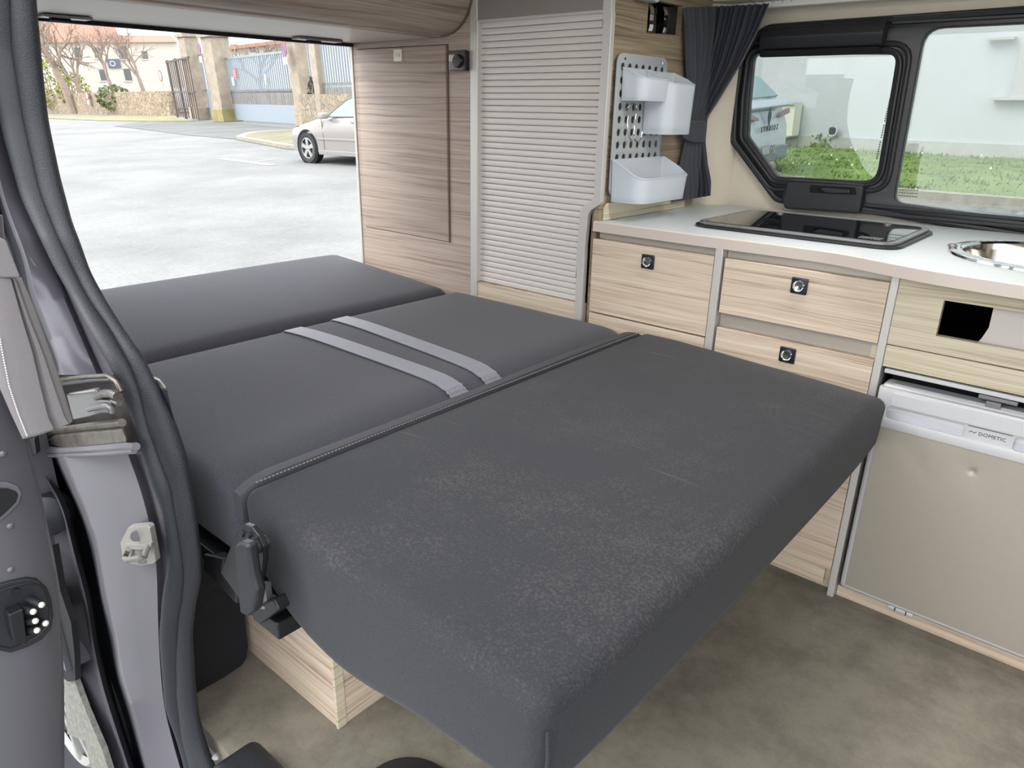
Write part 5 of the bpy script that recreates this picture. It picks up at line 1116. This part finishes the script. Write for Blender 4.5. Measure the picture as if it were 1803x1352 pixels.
# gates and pillars
PIL = pm('weathered_concrete', lin((160, 148, 132)), 0.95, 0, 0.22, 2.5)
def pillar(u, v, top, wpx, label, lich=False):
    b = out(u, v); H = height(b, top); wd = wpx * np.linalg.norm(b[:2]) / FPX; t = thing('gate_pillar', label, 'pillar', W(*b))
    mb = sb(); mb.box(b[0] - wd / 2, b[0] + wd / 2, b[1] - wd / 2, b[1] + wd / 2, 0, H); mb.build('shaft', PIL, t, 0.04)
    mb = sb(); mb.box(b[0] - wd * 0.62, b[0] + wd * 0.62, b[1] - wd * 0.62, b[1] + wd * 0.62, H, H + 0.18); mb.build('cap', PIL, t, 0.03)
    mb = sb(); mb.box(b[0] - wd * 0.56, b[0] + wd * 0.56, b[1] - wd * 0.56, b[1] + wd * 0.56, 0, H * 0.16); mb.build('foot', pm('lichen_concrete', lin((144, 134, 92)), 0.95, 0, 0.3, 2.5) if lich else PIL, t, 0.03)
    return b, H, wd
P1 = pillar(356, 211, 66, 22, 'narrow concrete pillar left of the footpath gate')
P2 = pillar(402, 214, 66, 30, 'broad stone pillar with mossy yellow foot between the gates', True)
P3 = pillar(541, 222, 72, 24, 'brown concrete pillar at the right end of the double gate')
P4 = pillar(573, 228, 70, 15, 'wooden utility pole standing close behind the silver car')
GB = pm('blue_grey_gate_paint', lin((142, 152, 161)), 0.5, 0.1)
GD = pm('dark_brown_fence', lin((92, 80, 74)), 0.7)
def gate(uL, vL, uR, vR, top, nb, label, name='gate', solid=0.0, mat=GB, posts=(), half=0.6, floorv=None):
    a = out(uL, vL); b = out(uR, vR); h = (height(a, top) + height(b, top)) / 2; d = (b - a)[:2]; Lg = np.linalg.norm(d); d = d / Lg; n = np.array([-d[1], d[0]]) * 0.04
    t = thing(name, label, 'gate', W(*((a + b) / 2)))
    def bar_(s0, s1, z0, z1, th=0.03):
        mb = sb(); p = a[:2] + d * s0; q = a[:2] + d * s1; m_ = np.array([-d[1], d[0]]) * th
        mb.thick([(p[0], p[1], z0), (q[0], q[1], z0), (q[0], q[1], z1), (p[0], p[1], z1)], (m_[0], m_[1], 0)); return mb
    z0 = 0.08
    if solid: bar_(0.05, Lg - 0.05, z0, h * solid).build('lower_panel', mat, t, smooth=False)
    for k in range(nb):
        s = Lg * (k + 0.5) / nb; bar_(s - 0.03, s + 0.03, max(z0, h * solid), h, 0.05).build('bar', mat, t, smooth=False)
    bar_(0, Lg, h - 0.09, h, 0.07).build('top_rail', mat, t, smooth=False)
    bar_(0, Lg, h * 0.45, h * 0.45 + 0.07, 0.07).build('middle_rail', mat, t, smooth=False)
    for s in posts: bar_(Lg * s - 0.10, Lg * s + 0.10, 0, h + 0.05, 0.12).build('post', mat, t, smooth=False)
    if half > 0: bar_(0.05, Lg - 0.05, h * max(solid, 0.02), h * half, 0.015).build('mesh_infill', pm('pale_infill', lin((124, 122, 119)), 0.9, 0, 0.3, 12) if 'pale_infill' not in D.materials else D.materials['pale_infill'], t, smooth=False)
    return a, d, h, Lg
gate(366, 210, 386, 213, 94, 7, 'narrow blue-grey footpath gate between two pillars', solid=0.2, half=0.0)
G1 = gate(414, 214, 528, 222, 95, 34, 'wide blue-grey double gate with red warning sign', solid=0.28, half=0.5)
G2 = gate(556, 226, 660, 236, 55, 24, 'tall blue-grey railing gate behind the silver car roof', solid=0.0, half=0.5)
gate(310, 207, 352, 214, 104, 13, 'dark brown railing fence left of the pillars', name='railing_fence', mat=GD, half=0.0, posts=(0.04, 0.42))
mb = sb(); a = out(556, 224); b_ = out(660, 232)
o = wallseg(a - np.array([0, 0.6, 0]), b_ - np.array([0, 0.6, 0]), 0, 1.25, 0.2, stone_mat('pale_stone', lin((158, 146, 126)), lin((138, 127, 110)), lin((116, 108, 94)), 4.0), 'low_stone_wall', 'low pale stone wall below the tall railing gate', 'wall')
ivy = thing('ivy_plant', 'dark climbing ivy clinging beside the utility pole', 'plant', W(*out(588, 226)))
mb = sb(); b_ = out(584, 224) - np.array([0, 0.7, 0]); foliage(mb, (b_[0] + 0.1, b_[1], 1.1), 0.35, 0.2, 0.75, 260, 0.10); mb.build('leaves', pm('dark_ivy', lin((84, 80, 74)), 0.8, 0, 0.3, 5), ivy, smooth=False, merge=False)
fh = thing('far_house', 'pale house showing above the blue-grey double gate', 'building', W(*out(480, 185)))
fa, fb_ = out(385, 186), out(680, 190)
bseg(fa, fb_, 0, height((fa + fb_) / 2, 72), 8, BW, 'wall', fh); fd = (fb_ - fa)[:2] / np.linalg.norm((fb_ - fa)[:2])
for u_ in (412, 444, 470, 505, 560): wbox(fa, fd, u_ - 4, 78, u_ + 4, 92, 0.1, WIN, 'window', fh, 0.06)
wbox(fa, fd, 385, 68, 660, 75, 0.4, ROOF, 'eaves', fh, 0.5)
# signs
def disc_sign(u, v, rpx, wallp, kind, label, plate_=True, prd=0.45):
    a, dirw = wallp; p = onwall(a, dirw, u, v); r = rpx * np.linalg.norm(p[:2]) / FPX
    t = thing('road_sign', label, 'sign', W(*p)); f = face(p, dirw, prd)
    mb = sb(); plate(mb, circle(0, 0, r, 28), [circle(0, 0, r * 0.78, 28)], 0.03, f); mb.build('red_ring', pm('sign_red', lin((160, 84, 84)), 0.5) if 'sign_red' not in D.materials else D.materials['sign_red'], t)
    mb = sb(); plate(mb, circle(0, 0, r * 0.80, 28), [], 0.02, f); mb.build('disc', D.materials['sign_blue'] if kind == 'blue' else WHITEP, t)
    if kind == 'blue':
        mb = sb(); plate(mb, [(-r * 0.6, r * 0.45), (-r * 0.45, r * 0.6), (r * 0.6, -r * 0.45), (r * 0.45, -r * 0.6)], [], 0.05, f); mb.build('red_bar', D.materials['sign_red'], t)
    if plate_:
        mb = sb(); plate(mb, [(-r * 0.8, -r * 2.2), (r * 0.8, -r * 2.2), (r * 0.8, -r * 1.15), (-r * 0.8, -r * 1.15)], [], 0.03, f); mb.build('white_plate', WHITEP, t)
pm('sign_blue', lin((84, 116, 160)), 0.5)
dG = G1[1]
disc_sign(367, 86, 8.5, (out(362, 211), dG), 'blue', 'round no-parking sign high on the narrow concrete pillar')
disc_sign(519, 87, 9.5, (out(530, 222), dG), 'blue', 'round no-parking sign at the top of the brown concrete pillar')
disc_sign(297, 133, 8.0, (out(312, 208), dG), 'white', 'round red-ringed white sign on the dark railing fence')
disc_sign(158, 168, 5.5, (swA, (swB - swA)[:2] / np.linalg.norm((swB - swA)[:2])), 'white', 'small round sign with white plate on the stone wall', True, 0.2)
def rect_sign(u, v, wpx, hpx, mat, label, a=G1[0], prd=0.12, oval=False, lines=0):
    p = onwall(a, dG, u, v); s = np.linalg.norm(p[:2]) / FPX; w_, h_ = wpx * s / 2, hpx * s / 2; f = face(p, dG, prd); mb = sb()
    plate(mb, circle(0, 0, w_, 20, h_) if oval else [(-w_, -h_), (w_, -h_), (w_, h_), (-w_, h_)], [], 0.03, f); o = tag(mb.build('gate_sign', mat), label, 'sign')
    if lines:
        mb = sb()
        for k in range(lines): z = h_ * (0.5 - k * 0.5); plate(mb, [(-w_ * 0.7, z - h_ * 0.1), (w_ * 0.7, z - h_ * 0.1), (w_ * 0.7, z + h_ * 0.1), (-w_ * 0.7, z + h_ * 0.1)], [], 0.045, f)
        mb.build('text_line', WHITEP, o)
rect_sign(418, 129, 11, 13, pm('warning_red', lin((206, 96, 92)), 0.5), 'small red warning sign with white lines on the double gate', lines=3)
rect_sign(415, 143, 10, 12, WHITEP, 'small white square sign under the red gate sign')
rect_sign(472, 140, 8, 18, WHITEP, 'white oval plate in the middle of the double gate', oval=True)

# ================================================================== OUTSIDE THE SIDE WINDOW
GR = ground_mat('lawn_grass', lin((86, 108, 52)), lin((120, 140, 76)), 1.2, rough=1.0)
gf0 = out(1340, 327); gf1 = out(1803, 367); gb0 = out(1340, 268); gb1 = out(1803, 298)
dGr = (gf1 - gf0)[:2] / np.linalg.norm((gf1 - gf0)[:2])
dW = (gb1 - gb0)[:2] / np.linalg.norm((gb1 - gb0)[:2])
A0 = gf0[:2] + dGr * 0.3; A1 = gf1[:2] + dGr * 12; B1 = gb1[:2] + dW * 12; B0 = gb0[:2] + dW * 0.2
mb = sb(); n1 = 60; n2 = 24; rnd = random.Random(4)
def lawn(s, t):
    p = (A0 * (1 - s) + A1 * s) * (1 - t) + (B0 * (1 - s) + B1 * s) * t
    return (p[0], p[1], 0.03 + 0.10 * min(1, t * 5) + 0.06 * rnd.random() * (0 < t < 1))
mb.grid(lawn, np.linspace(0, 1, n1), np.linspace(0, 1, n2)); lw_ = struct(mb.build('ground_lawn', GR), 'sloping green lawn before the white building', 'lawn')
mb = sb(); rnd = random.Random(8)
for _ in range(9000):
    s, t = rnd.random() * 0.55, rnd.random(); p = (A0 * (1 - s) + A1 * s) * (1 - t) + (B0 * (1 - s) + B1 * s) * t
    h = rnd.uniform(0.03, 0.085); a_ = rnd.random() * 6.28; c_, s_ = math.cos(a_) * 0.02, math.sin(a_) * 0.02; lx, ly = rnd.gauss(0, .04), rnd.gauss(0, .04); z = 0.03 + 0.1 * min(1, t * 5)
    mb.add([(p[0] - c_, p[1] - s_, z), (p[0] + c_, p[1] + s_, z), (p[0] + lx, p[1] + ly, z + h)], [(0, 1, 2)])
tag(mb.build('grass_blades', pm('grass_blade', lin((106, 132, 62)), 0.8, 0, 0.3, 2), smooth=False, merge=False), 'short lawn grass growing before the white building', 'grass', kind='stuff')
mb = sb()
for _ in range(16):
    s, t = rnd.random() * 0.4, rnd.random(); p = (A0 * (1 - s) + A1 * s) * (1 - t) + (B0 * (1 - s) + B1 * s) * t; mb.ball((p[0], p[1], 0.22), 0.018, 5)
tag(mb.build('dandelions', pm('dandelion', lin((226, 222, 190)), 0.8)), 'scattered tiny pale flowers dotting the lawn', 'flowers', kind='stuff')
wt = thing('weed', 'leafy weed clump at the building foot left of the vent pipe', 'plant', W(*(gb0 * 0.6 + gb1 * 0.4)))
mb = sb(); p = out(1455, 274); foliage(mb, (p[0], p[1], 0.22), 0.40, 0.2, 0.22, 160, 0.07); mb.build('leaves', D.materials['grass_blade'], wt, smooth=False, merge=False)
kbm = wallseg(A0 - np.array([0, 0.18]), A1 - np.array([0, 0.18]), 0, 0.13, 0.16, KERB, 'lawn_kerb', 'pale kerb edging the lawn beyond the side window', 'kerb')
WB = pm('white_render', lin((180, 182, 183)), 0.9, 0, 0.04, 1.5)
PLN = pm('grey_render_plinth', lin((168, 168, 160)), 0.95, 0, 0.12, 3)
wb = thing('white_building', 'plain white rendered building beyond the lawn', 'building', W(*gb1))
n_ = np.array([-dW[1], dW[0]])
if n_ @ gb0[:2] < 0: n_ = -n_
F0 = gb0[:2] - dW * 0.2; F1 = gb0[:2] + dW * 30
def wq(a, b, off, th, z0, z1, mat, name, parent):
    mb = sb(); mb.thick([(a[0] + n_[0] * off, a[1] + n_[1] * off, z0), (b[0] + n_[0] * off, b[1] + n_[1] * off, z0), (b[0] + n_[0] * off, b[1] + n_[1] * off, z1), (a[0] + n_[0] * off, a[1] + n_[1] * off, z1)], (n_[0] * th, n_[1] * th, 0)); return mb.build(name, mat, parent, smooth=False)
wq(F0, F1, 0.0, 0.4, 0.0, height(gb0, 236), PLN, 'plinth', wb)
wq(F0 - dW * 0.0, F1, 0.05, 8.0, height(gb0, 236), 9.0, WB, 'wall', wb)
F_1 = F0 - dW * 9; wq(F_1, F0, 6.0, 4, 0.0, 9.0, WB, 'side_wing', wb)
# window block at the right
def bw(u0, v0, u1, v1, th, mat, name, prd): return wbox(gb0, dW, u0, v0, u1, v1, th, mat, name, wb, prd)
if np.array([-dW[1], dW[0]]) @ gb0[:2] > 0:
    bw(1790, 72, 1900, 172, 0.06, pm('grey_shutter', lin((172, 168, 166)), 0.6), 'shutter', 0.06)
    bw(1745, 172, 1900, 176, 0.15, PLN, 'window_sill', 0.12); bw(1740, 66, 1790, 70, 0.12, PLN, 'lintel', 0.10)
ub = thing('utility_cabinet', 'cream utility cabinet with small label on the white building', 'cabinet', W(*onwall(gb0, dW, 1385, 210)))
wbox(gb0, dW, 1350, 181, 1409, 237, 0.25, pm('cream_cabinet', lin((204, 204, 184)), 0.6), 'box', ub, 0.25)
wbox(gb0, dW, 1350, 180, 1411, 183, 0.3, PLN, 'top_lip', ub, 0.30); wbox(gb0, dW, 1350, 236, 1403, 239, 0.3, PLN, 'bottom_lip', ub, 0.30)
wbox(gb0, dW, 1369, 190, 1388, 201, 0.03, WHITEP, 'label_plate', ub, 0.28)
for v_ in (193.5, 198): wbox(gb0, dW, 1371, v_ - 1, 1386, v_ + 1, 0.02, INK, 'print_line', ub, 0.295)
pv = onwall(gb0, dW, 1469, 230); rv = 6.0 * np.linalg.norm(pv[:2]) / FPX
vt = thing('vent', 'round grey wall vent low on the white building', 'vent', W(*pv))
mb = sb(); plate(mb, circle(0, 0, rv * 1.35, 24), [circle(0, 0, rv, 24)], 0.03, face(pv, dW, 0.06)); mb.build('collar', WB, vt)
mb = sb(); plate(mb, circle(0, 0, rv, 24), [], 0.03, face(pv, dW, 0.05)); mb.build('grille', pm('vent_grey', lin((140, 144, 142)), 0.7), vt)
mb = sb()
for k in range(-2, 3): plate(mb, [(-rv * 0.8, k * rv * 0.33 - 0.008), (rv * 0.8, k * rv * 0.33 - 0.008), (rv * 0.8, k * rv * 0.33 + 0.008), (-rv * 0.8, k * rv * 0.33 + 0.008)], [], 0.03, face(pv, dW, 0.065))
mb.build('slat', INK, vt)
# lattice balcony rail seen at the glass edge
lt = onwall(gb0, dW, 1326, 100)
# pale blue hatchback seen from behind
BLU = pm('ice_blue_car_paint', lin((186, 196, 204)), 0.25, 0.25, coat=0.6)
ang2 = math.radians(183); cen = out(1343, 323)[:2]
st3 = [(0.0, 0.35, 0.62, 0.64, 0.80, 0.74), (0.02, 0.30, 0.78, 0.80, 0.90, 0.86), (0.10, 0.24, 1.02, 1.10, 0.91, 0.84), (0.16, 0.22, 1.06, 1.20, 0.91, 0.80), (0.45, 0.2, 1.06, 1.52, 0.91, 0.66), (0.8, 0.2, 1.05, 1.60, 0.91, 0.64), (2.4, 0.2, 1.03, 1.60, 0.91, 0.64), (3.2, 0.2, 1.0, 1.15, 0.9, 0.7), (4.3, 0.3, 0.75, 0.8, 0.8, 0.7)]
c3, b3, m3 = car('car', 'ice-blue hatchback seen from behind through the small side window', (cen[0], cen[1]), ang2, BLU, st3, (0.8, 3.4), 4.4)
mb = MB(m3); mb.thick([(0.17, -0.70, 1.22), (0.17, 0.70, 1.22), (0.46, 0.60, 1.50), (0.46, -0.60, 1.50)], (-0.02, 0, 0.02)); mb.build('rear_window', CARGL, b3)
mb = MB(m3); mb.thick([(0.02, -0.80, 1.07), (0.02, 0.80, 1.07), (0.14, 0.82, 1.17), (0.14, -0.82, 1.17)], (-0.04, 0, 0.04)); mb.build('tail_spoiler', BLU, b3, 0.02)
mb = MB(m3); mb.box(-0.03, 0.03, -0.88, 0.88, 0.30, 0.52); mb.build('rear_bumper', pm('bumper_grey', lin((120, 128, 136)), 0.5), b3, 0.03)
rf = lambda x: (lambda a, b, c: (x - c, -a, b))
yT = 0.42
mb = MB(m3); plate(mb, [(0.0, -0.13), (0.055, 0.0), (0.0, 0.13), (-0.055, 0.0)], [[(0.0, -0.07), (0.025, 0.0), (0.0, 0.07), (-0.025, 0.0)]], 0.02, lambda a, b, c: (-0.0 - c, 0.0 - a, 0.97 + b)); mb.build('diamond_emblem', pm('car_emblem', lin((100, 110, 116)), 0.3, 0.6), b3)
mb = MB(m3); text(mb, 'SYMBIOZ', 0.115, lambda a, b, c: (-0.02 - c, 0.0 - a, 0.80 + b), 0.004, 1.7); mb.build('badge_lettering', INK, b3)
mb = MB(m3); mb.box(-0.045, -0.03, -0.26, 0.26, 0.44, 0.55); pl_ = mb.build('number_plate', WHITEP, b3)
mb = MB(m3); text(mb, 'GU', 0.15, lambda a, b, c: (-0.047 - c, -0.12 - a, 0.495 + b), 0.002); mb.build('plate_characters', INK, pl_)
for sd in (-1, 1):
    mb = MB(m3); mb.thick([(-0.01, sd * 0.86, 0.98), (-0.01, sd * 0.45, 0.93), (-0.01, sd * 0.45, 0.96), (-0.01, sd * 0.84, 1.05)], (0.06, 0, 0)); mb.build('tail_lamp', pm('lamp_grey', lin((150, 120, 124)), 0.3) if 'lamp_grey' not in D.materials else D.materials['lamp_grey'], b3)
